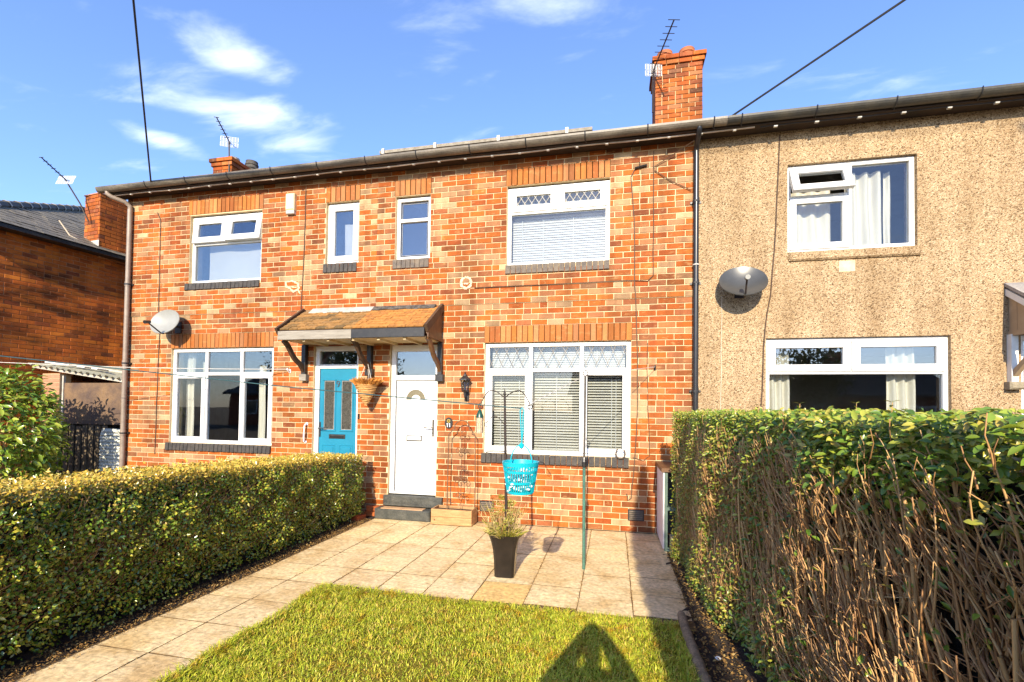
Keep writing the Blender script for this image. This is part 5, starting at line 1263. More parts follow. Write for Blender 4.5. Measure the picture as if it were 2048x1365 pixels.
mesh_obj('ridge_tile', MB().tube([p, q], .1, 7), 'slate_ridge', rf)
chx = mesh_obj('chimney', MB().box(-12.76, -12.262, 1.412, 2.6, 4.9, 6.32), 'mortar_old', nb)
TCF = Matrix.Translation((-12.775, 1.40, 0)); TCR = Matrix(((0, -1, 0, -12.25), (1, 0, 0, 1.4), (0, 0, 1, 0), (0, 0, 0, 1)))
for T, L, s, mt in ((TCF, .525, 31, 'brick_chimney'), (TCR, 1.2, 32, 'brick_old_single')):
    for u, v, w, h, j in lay(0, L, 0, 17, [], s, 4.92):
        o = link('brick', brick_data(w, h, .04, mt)); o.parent = chx; o.matrix_basis = T @ Matrix.Translation((u, random.uniform(-.003, .003), v))
mesh_obj('coping', MB().box(-12.79, -12.235, 1.385, 2.6, 6.322, 6.345), 'pink_brick', chx)
mesh_obj('flashing', MB().prism([(1.39, 4.98), (1.39, 5.28), (1.398, 5.28), (1.398, 4.98)], 'x', -12.78, -12.24).box(-12.249, -12.24, 1.4, 2.6, 4.98, 5.10), 'flash_white', chx)
wall_cable([(-12.62, .9, 5.55), (-12.45, 1.0, 5.25), (-12.2, 1.38, 5.06)], 'wire_cream', 'pale cable lying on the slates beside the neighbour chimney', .012)

# lean-to and fence between the houses
lt = thing('lean_to_roof', 'pale green corrugated lean-to roof between the two brick houses', 'roof', (-11, 1, 2.0))
n = 140; V = []
for yy, dz in ((.22, 0), (2.4, .12)):
    for i in range(n+1):
        x = -12.28+2.55*i/n; V.append((x, yy+.03*(1-abs(math.sin(i*.63))), 2.43-.13*(x+12.28)+dz+.022*math.sin(x*2*math.pi/.15)))
mesh_np('sheet', V, [(i, i+1, n+2+i, n+1+i) for i in range(n)], 'corrugated', lt, True)
mesh_obj('batten', MB().prism([(-12.25, 2.36), (-9.76, 2.035), (-9.76, 2.095), (-12.25, 2.42)], 'y', .30, .34), 'flash_white', lt)
mesh_obj('upstand', MB().prism([(-12.25, 2.47), (-9.76, 2.16), (-9.76, 2.20), (-12.25, 2.51)], 'y', .9, .95), 'flash_white', lt)
for k in range(6):
    r_ = MB().tube([(-12.0+.1*k, .35+.05*k, 2.47-.012*k), (-10.9+.08*k, .6-.04*k, 2.345-.01*k)], .014, 6)
    single('plastic_pipe', r_, 'aerial_white' if k % 2 == 0 else 'steel_pole', ('white' if k % 2 == 0 else 'dull grey')+' plastic pipe lying in a bundle on the lean-to roof', 'pipe', 'pipes on the lean-to', True)
sc = thing('felt_screen', 'brown stained felt panel under the corrugated lean-to', 'panel', (-10.6, .36, 1.25))
mesh_obj('sheet', MB().box(-11.49, -9.75, .35, .37, 1.27, 2.06), 'felt', sc); mesh_obj('edge_strip', MB().box(-11.53, -11.495, .335, .375, 1.2, 2.20), 'flash_white', sc)
shd = MB().box(-12.2, -9.76, .55, 2.4, 0, 2.02); single('lean_to_store', shd, 'room_dark', 'dark store space behind the fence boards under the lean-to', 'shed')
pk = thing('brick_pier', 'pink washed brick pier at the end of the lean-to', 'pier', (-11.75, .4, 0))
mesh_obj('core', MB().box(-11.98, -11.55, .305, .5, 0, 2.24), 'mortar_red', pk)
for j in range(27):
    for k in range(2):
        x = -11.99+.22*k+(.0 if j % 2 else .0); o = link('brick', brick_data(.21, CH-.01, .1, 'pink_brick')); o.parent = pk; o.location = (x+.11-pk.location.x, .30-pk.location.y, j*CH+.042)
fn = thing('board_fence', 'dark weathered upright board fence below the lean-to', 'fence', (-11.2, .25, 0))
for k in range(12):
    x = -12.1+.155*k; mesh_obj('board', MB().box(x, x+.105, .24+.004*(k % 3), .262+.004*(k % 3), 0, 1.25+random.uniform(-.015, .015)), 'fence_wood', fn)
for z in (.3, 1.0): mesh_obj('rail', MB().box(-12.1, -10.3, .275, .31, z, z+.07), 'fence_wood', fn)
sg_ = thing('louvred_gate', 'pale green louvred gate with rounded corner beside the downpipe', 'gate', (-10.0, .2, 0))
for k in range(19):
    z = .05+.061*k; xl = -10.36+(.0 if z < 1.0 else (.17*(1-math.sqrt(max(0, 1-((z-1.0)/.22)**2)))))
    mesh_obj('louvre', MB().prism([(.18, z), (.205, z+.058), (.212, z+.058), (.19, z)], 'x', xl, -9.70), 'shutter_white', sg_)
mesh_obj('back', MB().box(-10.30, -9.70, .215, .225, 0, 1.15), 'shutter_white', sg_)

# ------------------------------------------------------------------ planting
def frames(N, nrm, up=None):
    """random tangent frames round given normals"""
    a = rng.normal(size=(N, 3)); t = np.cross(nrm, a); t /= np.linalg.norm(t, axis=1)[:, None]+1e-9
    b = np.cross(nrm, t); return t, b
def unit(a): return a/(np.linalg.norm(a, axis=1)[:, None]+1e-9)
def leaves(P, nrm, L, wr=.5, fold=.18, big=False, tdir=None):
    """pointed leaves: two triangles folded at the midrib (or 8 faces when big)"""
    N = len(P); nrm = unit(nrm)
    if tdir is None: t, b = frames(N, nrm)
    else:
        t = unit(tdir-nrm*np.sum(tdir*nrm, axis=1)[:, None]); b = np.cross(nrm, t)
    L = L[:, None]; w = L*wr*.5
    if not big:
        V = np.stack([P, P+t*L*.45+b*w+nrm*L*fold*.5, P+t*L, P+t*L*.45-b*w+nrm*L*fold*.5], 1).reshape(-1, 3)
        o = np.arange(N)[:, None]*4; F = np.concatenate([o+np.array([0, 1, 2]), o+np.array([0, 2, 3])])
        return V, F
    st = [(0, .0), (.25, .8), (.55, 1.0), (.82, .62), (1.0, .0)]; rows = []
    for s, ww in st:
        cur = -nrm*L*(.22*s*s)
        rows += [P+t*L*s+b*w*ww+nrm*L*fold*.4*ww+cur, P+t*L*s+cur, P+t*L*s-b*w*ww+nrm*L*fold*.4*ww+cur]
    V = np.stack(rows, 1).reshape(-1, 3); o = np.arange(N)[:, None]*15; q = []
    for k in range(4):
        q += [(3*k, 3*k+3, 3*k+4, 3*k+1), (3*k+1, 3*k+4, 3*k+5, 3*k+2)]
    F = np.concatenate([o+np.array(x) for x in q]); return V, F
def twigs(P0, P1, r0, r1, bend=.05, k=5, n=4):
    N = len(P0); d = P1-P0; a = np.cross(d, rng.normal(size=(N, 3))); a = unit(a); b = unit(np.cross(d, a))
    L = np.linalg.norm(d, axis=1)[:, None]; rows = []; bd = a*rng.normal(size=(N, 1))*bend*L+b*rng.normal(size=(N, 1))*bend*L; kink = rng.normal(size=(N, 3))*bend*.35*L
    for i in range(k):
        s = i/(k-1); c = P0+d*s+bd*math.sin(math.pi*s)+kink*math.sin(2*math.pi*s); r = (r0+(r1-r0)*s)[:, None]
        for j in range(n):
            w = 2*math.pi*j/n; rows.append(c+(a*math.cos(w)+b*math.sin(w))*r)
    V = np.stack(rows, 1).reshape(-1, 3); o = np.arange(N)[:, None]*(k*n); q = [(i*n+j, i*n+(j+1) % n, (i+1)*n+(j+1) % n, (i+1)*n+j) for i in range(k-1) for j in range(n)]+[tuple((k-1)*n+j for j in range(n))][:1 if n == 4 else 0]
    return V, np.concatenate([o+np.array(x) for x in q])
def stuff(o): o['kind'] = 'stuff'; return o

# ---- low clipped hedge on the left
lh = thing('clipped_hedge', 'low clipped small-leaved hedge along the paved path', 'hedge', (-5.05, -4, 0))
def low_h(y): return .955+.040*(-y)
NB = 84000
u = rng.random(NB); face = rng.choice(4, NB, p=[.56, .30, .03, .11])
y = -.28-(u**.92)*7.6
dep = np.abs(rng.normal(size=NB))*.055
lump = .010*np.sin(y*5.1)+.010*np.sin(y*11.3+1)+.008*np.sin(y*23)
X = np.zeros(NB); Zz = np.zeros(NB); Y = y.copy(); NR = np.zeros((NB, 3)); H = low_h(y)
f0 = face == 0; zf = rng.random(NB)**.8; Zz[f0] = (.03+zf*(H-.03))[f0]
bulge = .06*np.sin(np.clip(Zz/H, 0, 1)*math.pi)-.0*np.clip(1-Zz/(.25*H), 0, 1)
X[f0] = (-4.715+bulge+lump+.02*np.sin(Zz*9+y*3)+.018*np.sin(Zz*17-y*8)+.015*np.sin(Zz*26+y*19)-dep)[f0]; NR[f0] = (1, 0, .15)
f1 = face == 1; X[f1] = (-5.42+rng.random(NB)*.73)[f1]; Zz[f1] = (H+.5*lump+.012*rng.normal(size=NB)-dep)[f1]; NR[f1] = (.1, 0, 1)
f2 = face == 2; X[f2] = (-5.42+rng.random(NB)*.71)[f2]; Zz[f2] = (.05+rng.random(NB)*(low_h(-.25)-.06))[f2]; Y[f2] = (-.27-dep+.03*np.sin(Zz*12))[f2]; NR[f2] = (0, 1, 0)
f3 = face == 3; X[f3] = (-5.44+dep)[f3]; Zz[f3] = (.1+zf*(H-.1))[f3]; NR[f3] = (-1, 0, .1)
P = np.stack([X, Y, Zz], 1)
NR = NR*.5+rng.normal(size=(NB, 3))*.75+np.array([.1, -.5, .25]); LL = rng.uniform(.016, .038, NB)
tp = f1 | (f0 & (Zz > H-.02-.14*rng.random(NB)**2))                     # leaves along the clipped top, golden sun highlight put into their colour
V, F = leaves(P[~tp], NR[~tp], LL[~tp], .62); stuff(mesh_np('foliage', V, F, 'leaf_hedge_low', lh))
V, F = leaves(P[tp], NR[tp], LL[tp], .62); stuff(mesh_np('top_highlight_leaves', V, F, 'leaf_sunlit_top', lh))
# twigs poking to the surface
N = 3600; yy = -.3-rng.random(N)*7.4; h0 = low_h(yy)
base = np.stack([rng.uniform(-5.15, -4.95, N), yy+rng.normal(size=N)*.1, rng.uniform(.02, .5, N)], 1)
z1 = np.clip(base[:, 2]+rng.uniform(.1, .65, N), 0, h0-.005)
V, F = twigs(base, np.stack([rng.uniform(-4.80, -4.685, N), yy+rng.normal(size=N)*.12, z1], 1), rng.uniform(.003, .006, N), np.full(N, .0022), .08)
stuff(mesh_np('twigs', V, F, 'twig', lh))
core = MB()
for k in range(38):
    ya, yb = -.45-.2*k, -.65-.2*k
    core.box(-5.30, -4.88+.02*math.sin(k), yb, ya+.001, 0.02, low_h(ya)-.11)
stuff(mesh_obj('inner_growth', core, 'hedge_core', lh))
N = 60; yy = -.4-rng.random(N)*7; V, F = twigs(np.stack([rng.uniform(-5.2, -4.9, N), yy, np.full(N, -.02)], 1), np.stack([rng.uniform(-5.2, -4.85, N), yy+rng.normal(size=N)*.08, np.full(N, .55)], 1), np.full(N, .014), np.full(N, .006), .05, 5, 6)
stuff(mesh_np('stems', V, F, 'twig', lh))

# ---- tall leggy hedge on the right
th = thing('tall_hedge', 'tall leggy privet hedge, leafy on top and bare-stemmed below', 'hedge', (.05, -3.5, 0))
TOP = 1.655
def near(y): return np.clip((-y-1.9)/2.3, 0, 1)           # 0 at the leafy wall end, 1 at the bare near end
FACE = -.385
def facex(y, z): return FACE+.085*np.clip(-y-1.0, 0, 9)+.03*np.sin(y*3.3)+.022*np.sin(y*7.7+z*4)+.02*np.sin(z*6+y)
# leafy crown
N = 30000; y = -.95-rng.random(N)*6.6; nr = near(y); sel = rng.random(N)
z = TOP-np.abs(rng.normal(size=N))*.045+.02*np.sin(y*6)+.015*np.sin(y*17); x = facex(y, z)-.01+rng.random(N)*1.0
P1_ = np.stack([x, y, z], 1); N1 = np.tile((0, 0, 1.), (N, 1)); L1 = (.020+.009*nr)*rng.uniform(.7, 1.5, N)
keep1 = rng.random(N) < (1-.35*nr)
# vertical face
M_ = 120000; y = -.95-rng.random(M_)**1.25*6.2; nr = near(y); z = rng.random(M_)*TOP
band = np.clip((z-(1.31+.03*nr-.08*np.sin(y*4)-.07*np.sin(y*9)))/.16, 0, 1)                       # leafy top band
low = np.clip(1-z/.55, 0, 1)*.55
dens = (1-nr)*(.80)+nr*(band*1.0+.03+.12*low*(1-nr*.6)); keep2 = rng.random(M_) < dens
x = facex(y, z)+np.abs(rng.normal(size=M_))*.06*(1+nr)
P2_ = np.stack([x, y, z], 1); N2 = np.tile((-1., -.1, .35), (M_, 1)); L2 = (.018+.009*nr)*rng.uniform(.55, 1.6, M_)
# far end facing the wall and back
K = 7000; yk = np.full(K, -.95)+np.abs(rng.normal(size=K))*-.04; zk = rng.random(K)*TOP; xk = rng.uniform(-.4, .6, K)
P3_ = np.stack([xk, yk, zk], 1); N3 = np.tile((0, 1., .2), (K, 1)); L3 = .022+rng.uniform(-.003, .008, K)
P = np.concatenate([P1_[keep1], P2_[keep2], P3_]); NR = np.concatenate([N1[keep1], N2[keep2], N3]); L = np.concatenate([L1[keep1], L2[keep2], L3])
NR = NR*.55+rng.normal(size=P.shape)*.6+np.array([0, -.5, .3])
big = L > .026
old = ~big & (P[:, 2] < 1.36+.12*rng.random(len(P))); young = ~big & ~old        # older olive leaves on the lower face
V, F = leaves(P[young], NR[young], L[young], .55); stuff(mesh_np('foliage', V, F, 'leaf_hedge_tall', th))
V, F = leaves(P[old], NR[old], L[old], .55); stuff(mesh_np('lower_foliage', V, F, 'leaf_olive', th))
td = rng.normal(size=P[big].shape)*.6+np.array([-.4, 0, .25])
V, F = leaves(P[big], NR[big]+np.array([0, -.2, .55]), L[big]*1.15, .46, .25, True, td); stuff(mesh_np('large_leaves', V, F, 'leaf_hedge_tall', th, True))
# inner leaves that fill the depth of the crown
K = 26000; y = -1-rng.random(K)*6.5; P = np.stack([facex(y, 1.4)+.05+rng.random(K)*.85, y, rng.uniform(1.3, 1.62, K)], 1)
V, F = leaves(P, rng.normal(size=(K, 3))+np.array([-.3, 0, .5]), .026+.01*near(y), .5); stuff(mesh_np('inner_foliage', V, F, 'leaf_hedge_tall', th))
# bare stems fanning out to the clipped face
def stemset(N, y0, y1, rlo, rhi, name, seg=7, sides=5):
    yb = rng.uniform(y0, y1, N); xb = rng.uniform(-.28, .38, N); zt = rng.uniform(.75, 1.5, N)
    xb += .085*np.clip(-yb-1, 0, 9); xt = np.maximum(xb-rng.uniform(.0, .42, N), facex(yb, zt)); yt = yb+rng.normal(size=N)*.16+.12
    r = rng.uniform(rlo, rhi, N)
    return np.stack([xb, yb, np.full(N, -.02)], 1), np.stack([xt, yt, zt], 1), r
a0, a1, r_ = stemset(420, -7.2, -1.1, .006, .012, 's'); V, F = twigs(a0, a1, r_, r_*.5, .025, 7, 5); stuff(mesh_np('stems', V, F, 'twig', th))
# side shoots
def shoots(N, y0, y1, rl, name):
    y = rng.uniform(y0, y1, N); z0 = rng.uniform(.05, 1.25, N); nr = near(y)
    p0 = np.stack([facex(y, z0)+.03+rng.random(N)**1.6*.30, y, z0], 1); ln = rng.uniform(.12, .48, N)[:, None]
    d = unit(np.stack([rng.uniform(-.75, .25, N), rng.normal(size=N)*.38+.15, rng.uniform(.45, 1.1, N)], 1)); p1 = p0+d*ln
    lim = .03*(1-nr)-.02; over = np.clip(facex(y, p1[:, 2])+lim-p1[:, 0], 0, 1); p1[:, 0] += over; p1[:, 2] = np.minimum(p1[:, 2], TOP+.02)
    V, F = twigs(p0, p1, rl*rng.uniform(.5, 1.5, N), rl*rng.uniform(.4, .7, N), .035, 5, 4)
    parts_ = [(V, F)]
    for _ in range(2):                                          # forks part-way up each shoot
        q = p0+(p1-p0)*rng.uniform(.35, .9, N)[:, None]; dd = unit(d+rng.normal(size=(N, 3))*.55+np.array([-.1, 0, .1])); e = q+dd*ln*rng.uniform(.2, .55, N)[:, None]
        e[:, 0] += np.clip(facex(y, e[:, 2])+lim-.01-e[:, 0], 0, 1); e[:, 2] = np.minimum(e[:, 2], TOP+.02)
        parts_.append(twigs(q, e, rl*rng.uniform(.35, .8, N), rl*rng.uniform(.25, .45, N), .05, 4, 4))
    o = 0; Vs, Fs = [], []
    for v, f in parts_: Vs.append(v); Fs.append(f+o); o += len(v)
    return np.concatenate(Vs), np.concatenate(Fs)
V, F = shoots(4300, -7.2, -1.0, .0042, 't'); stuff(mesh_np('side_shoots', V, F, 'twig', th))
V, F = shoots(1300, -3.0, -1.0, .0026, 't'); stuff(mesh_np('fine_twigs', V, F, 'twig', th))
# the thick stems in front that can be told apart
a0, a1, r_ = stemset(64, -6.0, -3.3, .006, .014, 'stem')
a0[:, 0] = facex(a0[:, 1], 0)+rng.uniform(.06, .26, 64); a1[:, 0] = facex(a1[:, 1], 1)+rng.uniform(.0, .10, 64)
for i in range(64):
    V, F = twigs(a0[i:i+1], a1[i:i+1], r_[i:i+1], r_[i:i+1]*.62, .022, 8, 8)
    s_ = mesh_np('stem', V, F, 'twig', th, True)
    nf = 1; t = rng.uniform(.45, .9, nf)[:, None]; pb_ = a0[i]+(a1[i]-a0[i])*t; dd_ = unit(np.stack([rng.uniform(-.5, .5, nf), rng.normal(size=nf)*.7, rng.uniform(.4, 1, nf)], 1))
    e_ = pb_+dd_*rng.uniform(.1, .28, nf)[:, None]; e_[:, 0] = np.maximum(e_[:, 0], facex(e_[:, 1], 1)-.01)
    V, F = twigs(pb_, e_, np.full(nf, r_[i]*.55), np.full(nf, r_[i]*.38), .05, 5, 6); mesh_np('fork', V, F, 'twig', s_, True)
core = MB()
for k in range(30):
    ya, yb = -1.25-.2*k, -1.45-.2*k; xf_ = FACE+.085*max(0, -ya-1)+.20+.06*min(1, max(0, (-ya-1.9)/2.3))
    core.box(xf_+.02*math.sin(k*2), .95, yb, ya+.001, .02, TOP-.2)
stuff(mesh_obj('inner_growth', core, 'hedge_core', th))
# upright new shoots on the top
rg = random.Random(2)
for (x, y, h, n) in ((.22, -4.95, .075, 4), (.05, -4.45, .06, 3), (.4, -4.7, .06, 3), (.3, -3.6, .07, 3), (-.1, -3.9, .06, 3), (.5, -5.3, .09, 4), (-.05, -3.0, .06, 3)):
    m = MB().tube([(x, y, TOP-.12), (x+.01, y, TOP+h)], [.003, .0015], 4); s_ = mesh_obj('new_shoot', m, 'twig', th)
    Pp, Dd = [], []
    for k in range(n):
        for sg in (-1, 1):
            a = rg.uniform(-.4, .4)+(k % 2)*1.2; Pp.append((x+.01*k/n, y, TOP+h*(k+1)/n)); Dd.append((sg*math.cos(a), sg*math.sin(a), .55))
    Pp, Dd = np.array(Pp), np.array(Dd); nn = np.cross(Dd, np.stack([-Dd[:, 1], Dd[:, 0], np.zeros(len(Dd))], 1)); nn *= np.sign(nn[:, 2:3]+1e-9)
    V, F = leaves(Pp, nn, np.full(len(Pp), .032), .42, .2, True, Dd); mesh_np('leaf_pairs', V, F, 'leaf_hedge_tall', s_, True)

# ---- laurel beside the lean-to
lr = thing('laurel_bush', 'large-leaved glossy laurel bush in front of the board fence', 'bush', (-10.95, -.95, 0))
K = 5400; d = unit(rng.normal(size=(K, 3))); rr = rng.uniform(.5, 1.0, K)**.4
lob = 1+.09*np.sin(d[:, 0]*7+d[:, 2]*5)+.07*np.sin(d[:, 1]*9)
P = np.array([-10.95, -1.0, 1.12])+d*np.stack([1.0*rr*lob, .75*rr*lob, 1.12*rr*lob], 1); P = P[P[:, 2] > .15]; d = unit(P-np.array([-10.95, -1.0, 1.1]))
V, F = leaves(P, d*.5+rng.normal(size=P.shape)*.45+np.array([0, -.15, .7]), rng.uniform(.08, .15, len(P)), .38, .22, True, d*.8+rng.normal(size=P.shape)*.5+np.array([0, 0, -.1]))
stuff(mesh_np('foliage', V, F, 'leaf_laurel', lr, True))
N = 46; a1 = np.array([-10.95, -1.0, 1.1])+unit(rng.normal(size=(N, 3)))*np.array([.8, .55, .8]); a1[:, 2] = np.maximum(a1[:, 2], .5)
V, F = twigs(np.tile((-10.95, -.95, -.02), (N, 1))+rng.normal(size=(N, 3))*np.array([.08, .08, 0]), a1, np.full(N, .018), np.full(N, .005), .06, 6, 6); mesh_np('stems', V, F, 'twig', lr, True)

# ---- lawn grass and fallen leaves
def grass(N, x0, x1, y0, y1, hlo, hhi):
    x, y = rng.uniform(x0, x1, N), rng.uniform(y0, y1, N)
    pat = .5+.25*np.sin(x*3.1+1.3*np.sin(y*2.3))+.25*np.sin(y*4.3+x*1.7); keep = rng.random(N) < .55+.45*pat; x, y, pat = x[keep], y[keep], pat[keep]; N = len(x)
    a = rng.uniform(0, 2*math.pi, N); L = rng.uniform(hlo, hhi, N)*(.75+.5*pat); ln = rng.uniform(.3, 1.9, N)*L; w = rng.uniform(.0014, .0034, N)
    P = np.stack([x, y, np.full(N, -.006)], 1); D = np.stack([np.cos(a), np.sin(a), np.zeros(N)], 1); Sd = np.stack([-np.sin(a), np.cos(a), np.zeros(N)], 1)*w[:, None]; Up = np.array([0, 0, 1.])
    m = P+D*(ln*.35)[:, None]+Up*(L*.62)[:, None]; t = P+D*ln[:, None]+Up*(L*.8)[:, None]
    V = np.stack([P-Sd, P+Sd, m+Sd*.8, m-Sd*.8, t], 1).reshape(-1, 3); o = np.arange(N)[:, None]*5
    return V, np.concatenate([o+np.array([0, 1, 2]), o+np.array([0, 2, 3]), o+np.array([3, 2, 4])])
V1, F1 = grass(92000, -3.66, -.53, -4.9, -2.80, .008, .038); V2, F2 = grass(36000, -3.66, -.53, -8.5, -4.9, .02, .045)
V3, F3 = grass(2600, -3.69, -.53, -2.84, -2.76, .03, .06); V4, F4 = grass(1800, -3.70, -3.62, -4.9, -2.8, .03, .055); V5, F5 = grass(2600, -.62, -.53, -4.9, -2.8, .04, .075)
tuft = []
for k in range(85):
    cx, cy = rng.uniform(-3.6, -.6), rng.uniform(-4.8, -2.85); w_ = rng.uniform(.02, .06); tuft.append(grass(int(rng.integers(40, 110)), cx-w_, cx+w_, cy-w_, cy+w_, .02, .06))
for k in range(40):
    cx = rng.uniform(-3.6, -.6); tuft.append(grass(40, cx-.05, cx+.05, -2.85, -2.74, .02, .05))
for k in range(30):
    cy = rng.uniform(-4.6, -2.8); tuft.append(grass(40, -3.72, -3.62, cy-.06, cy+.06, .02, .05))
Vs, Fs, o_ = [], [], 0
for v, f in (*tuft, (V1, F1), (V2, F2), (V3, F3), (V4, F4), (V5, F5)): Vs.append(v); Fs.append(f+o_); o_ += len(v)
gr = mesh_np('grass', np.concatenate(Vs), np.concatenate(Fs), 'grass_blade'); tag(gr, 'short yellow-green lawn grass', 'grass', kind='stuff')
def litter(N, x0, x1, y0, y1, lo, hi, z=.004):
    P = np.stack([rng.uniform(x0, x1, N), rng.uniform(y0, y1, N), z+rng.random(N)*.012], 1); return leaves(P, rng.normal(size=(N, 3))*.35+np.array([0, 0, 1.]), rng.uniform(lo, hi, N), .5, .3)
Vs, Fs, o_ = [], [], 0
for v, f in (litter(7600, -4.76, -4.545, -8, -.3, .010, .024), litter(900, -4.56, -4.48, -8, -.3, .008, .018, .002), litter(2600, -.46, -.2, -7, -.9, .015, .035), litter(120, -4.4, -.6, -2.7, -.1, .006, .014, .001), litter(200, -4.5, -3.7, -6, -.1, .005, .012, .001), litter(160, -3.6, -.55, -5.5, -2.85, .012, .026, .02)):
    Vs.append(v); Fs.append(f+o_); o_ += len(v)
tag(mesh_np('leaf_litter', np.concatenate(Vs), np.concatenate(Fs), 'litter'), 'dry golden leaf litter along the hedge edges', 'leaf litter', kind='stuff')
# moss and weeds in the joints
Vs, Fs, o_ = [], [], 0
for xj in XJ[1:-1]:
    v, f = grass(420, xj-.012, xj+.012, -2.7 if xj > -3.7 else -5, -.05, .006, .016); Vs.append(v); Fs.append(f+o_); o_ += len(v)
tag(mesh_np('joint_moss', np.concatenate(Vs), np.concatenate(Fs), 'litter'), 'dry moss growing in the joints of the paving', 'moss', kind='stuff')

# ------------------------------------------------------------------ across the road, behind the camera: seen in the window panes
def far_house(x0, x1, y, label):
    h = thing('house_opposite', label, 'house', ((x0+x1)/2, y-4, -.05), 'houses across the road'); xm = (x0+x1)/2
    mesh_obj('wall', MB().box(x0, x1, y-8, y, -.05, 2.7).prism([(y, 2.7), (y-8, 2.7), (y-4, 4.5)], 'x', x0+.01, x1-.01), 'far_brick', h)
    r = mesh_obj('roof', MB().prism([(y+.35, 2.6), (y-4, 4.6), (y-8.35, 2.6), (y-8.35, 2.75), (y-4, 4.8), (y+.35, 2.75)], 'x', x0-.3, x1+.3), 'far_roof', h)
    mesh_obj('chimney', MB().box(xm-.5, xm+.5, y-4.4, y-3.5, 4.2, 5.9), 'far_brick', r)
    for x in (x0+1.2, x1-2.8):
        w = MB(); bars(w, x, x+1.6, y-.001, y+.06, .9, 2.15, .08); w = mesh_obj('window', w, 'upvc', h); mesh_obj('pane', MB().box(x+.08, x+1.52, y+.004, y+.02, .98, 2.07), 'far_glass', w)
    mesh_obj('door', MB().rbox(xm-.45, xm+.45, y+.004, y+.05, 0, 2.05), 'purple_door', h)
far_house(-4, 6, -27, 'low red brick house with grey roof across the road'); far_house(9, 19, -26, 'second low red brick house across the road'); far_house(-34, -24, -28, 'third low red brick house across the road, beyond the broad green tree')
def far_tree(x, y, hgt, rad_, label):
    t = thing('tree', label, 'tree', (x, y, -.05), 'trees across the road')
    mesh_obj('trunk', MB().tube([(x, y, -.06), (x+.1, y, hgt*.5), (x-.1, y+.1, hgt*.85)], [.2, .14, .05], 8), 'fence_wood', t, True)
    K = 4200; d = unit(rng.normal(size=(K, 3))); r = rng.random(K)**.45*(1+.25*np.sin(d[:, 0]*6)+.2*np.sin(d[:, 1]*7+d[:, 2]*5))
    P = np.array([x, y, hgt*.68])+d*r[:, None]*np.array([rad_, rad_, hgt*.36]); V, F = leaves(P, rng.normal(size=(K, 3)), rng.uniform(.12, .25, K), .6); stuff(mesh_np('crown', V, F, 'far_leaf', t))
    N = 20; e = np.array([x, y, hgt*.68])+unit(rng.normal(size=(N, 3)))*np.array([rad_*.7, rad_*.7, hgt*.26]); V, F = twigs(np.tile((x, y, hgt*.45), (N, 1)), e, np.full(N, .06), np.full(N, .02), .06, 5, 5); mesh_np('limbs', V, F, 'fence_wood', t)
far_tree(-12.5, -13, 4.6, 1.9, 'round green tree beyond the garden hedge'); far_tree(-16.5, -15, 5.2, 2.2, 'broad green tree near the far houses'); far_tree(8, -18, 4.8, 1.8, 'young green tree by the road')

def added_shade_conifer(x, y, h, w):  # unseen tree, added to throw a strip of shade beside the tall hedge
    t = thing('added_shade_conifer', 'slim upright conifer added unseen behind the photographer to cast a strip of shade', 'tree', (x, y, -.02))
    mesh_obj('trunk', MB().tube([(x, y, -.03), (x, y, h*.95)], [.05, .01], 8), 'fence_wood', t, True)
    K = 24000; z = rng.random(K)**.9*h; r = w*np.clip((h-z)/(h*.28), 0.05, 1)*np.sqrt(rng.random(K)); a = rng.uniform(0, 6.283, K)
    P = np.stack([x+r*np.cos(a), y+r*np.sin(a), np.maximum(z, .08)], 1); V, F = leaves(P, rng.normal(size=(K, 3)), rng.uniform(.04, .08, K), .6); stuff(mesh_np('crown', V, F, 'far_leaf', t))
added_shade_conifer(-.39, -7.7, 4.5, .19)
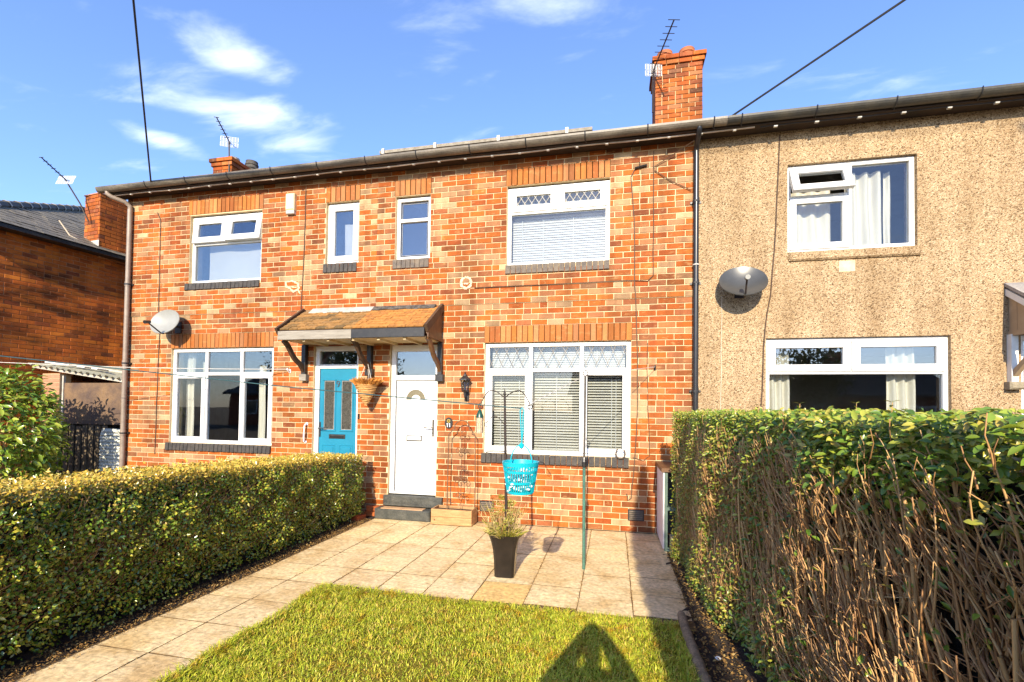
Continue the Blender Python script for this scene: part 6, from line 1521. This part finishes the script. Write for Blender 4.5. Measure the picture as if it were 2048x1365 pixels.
# the photographer, whose shadow falls on the lawn
def person():
    px, py = -1.06, -6.98
    J = {'pel': (px, py, .95, .17, .12), 'wst': (px, py, 1.10, .16, .11), 'chs': (px, py+.02, 1.32, .22, .14), 'nck': (px, py+.02, 1.47, .055, .055), 'hd0': (px-.01, py+.05, 1.56, .075, .085), 'hd1': (px-.01, py+.06, 1.66, .078, .09), 'hd2': (px-.01, py+.05, 1.73, .055, .065)}
    E = [('pel', 'wst'), ('wst', 'chs'), ('chs', 'nck'), ('nck', 'hd0'), ('hd0', 'hd1'), ('hd1', 'hd2')]
    for s, sg in (('l', -1), ('r', 1)):
        J.update({s+'sh': (px+sg*.19, py+.02, 1.40, .06, .06), s+'el': (px+sg*.31, py+.10, 1.27, .09, .09), s+'wr': (px+sg*.11, py+.25, 1.50, .06, .06), s+'hn': (px+sg*.08, py+.25, 1.58, .035, .025),
                  s+'hp': (px+sg*.10, py, .90, .15, .12), s+'kn': (px+sg*.09, py+.02, .50, .10, .10), s+'an': (px+sg*.11, py-.01, .09, .05, .05), s+'to': (px+sg*.17, py+.17, .035, .04, .03)})
        E += [('chs', s+'sh'), (s+'sh', s+'el'), (s+'el', s+'wr'), (s+'wr', s+'hn'), ('pel', s+'hp'), (s+'hp', s+'kn'), (s+'kn', s+'an'), (s+'an', s+'to')]
        for f in range(4):
            k = s+'f%d' % f; J[k] = (px+sg*.06, py+.275, 1.56+.02*f, .009, .009); E.append((s+'hn', k))
        J[s+'th'] = (px+sg*.07, py+.25, 1.62, .011, .011); E.append((s+'hn', s+'th'))
    ks = list(J); me = bpy.data.meshes.new('person'); me.from_pydata([J[k][:3] for k in ks], [(ks.index(a), ks.index(b)) for a, b in E], []); me.update()
    o = link('person', me); o.scale = (.92, 1.0, 1.09); o.location = (-1.06*.08, 0, 0); md = o.modifiers.new('skin', 'SKIN'); 
    for i, k in enumerate(ks): me.skin_vertices[0].data[i].radius = J[k][3:]; me.skin_vertices[0].data[i].use_root = (k == 'pel')
    md.use_smooth_shade = True; sb_ = o.modifiers.new('sub', 'SUBSURF'); sb_.levels = 1; sb_.render_levels = 2
    me.materials.append(MATS['jacket']); tag(o, 'person standing on the lawn with both hands raised to a camera', 'person')
person()
for o in bpy.data.objects:
    if '_base' in o: del o['_base']
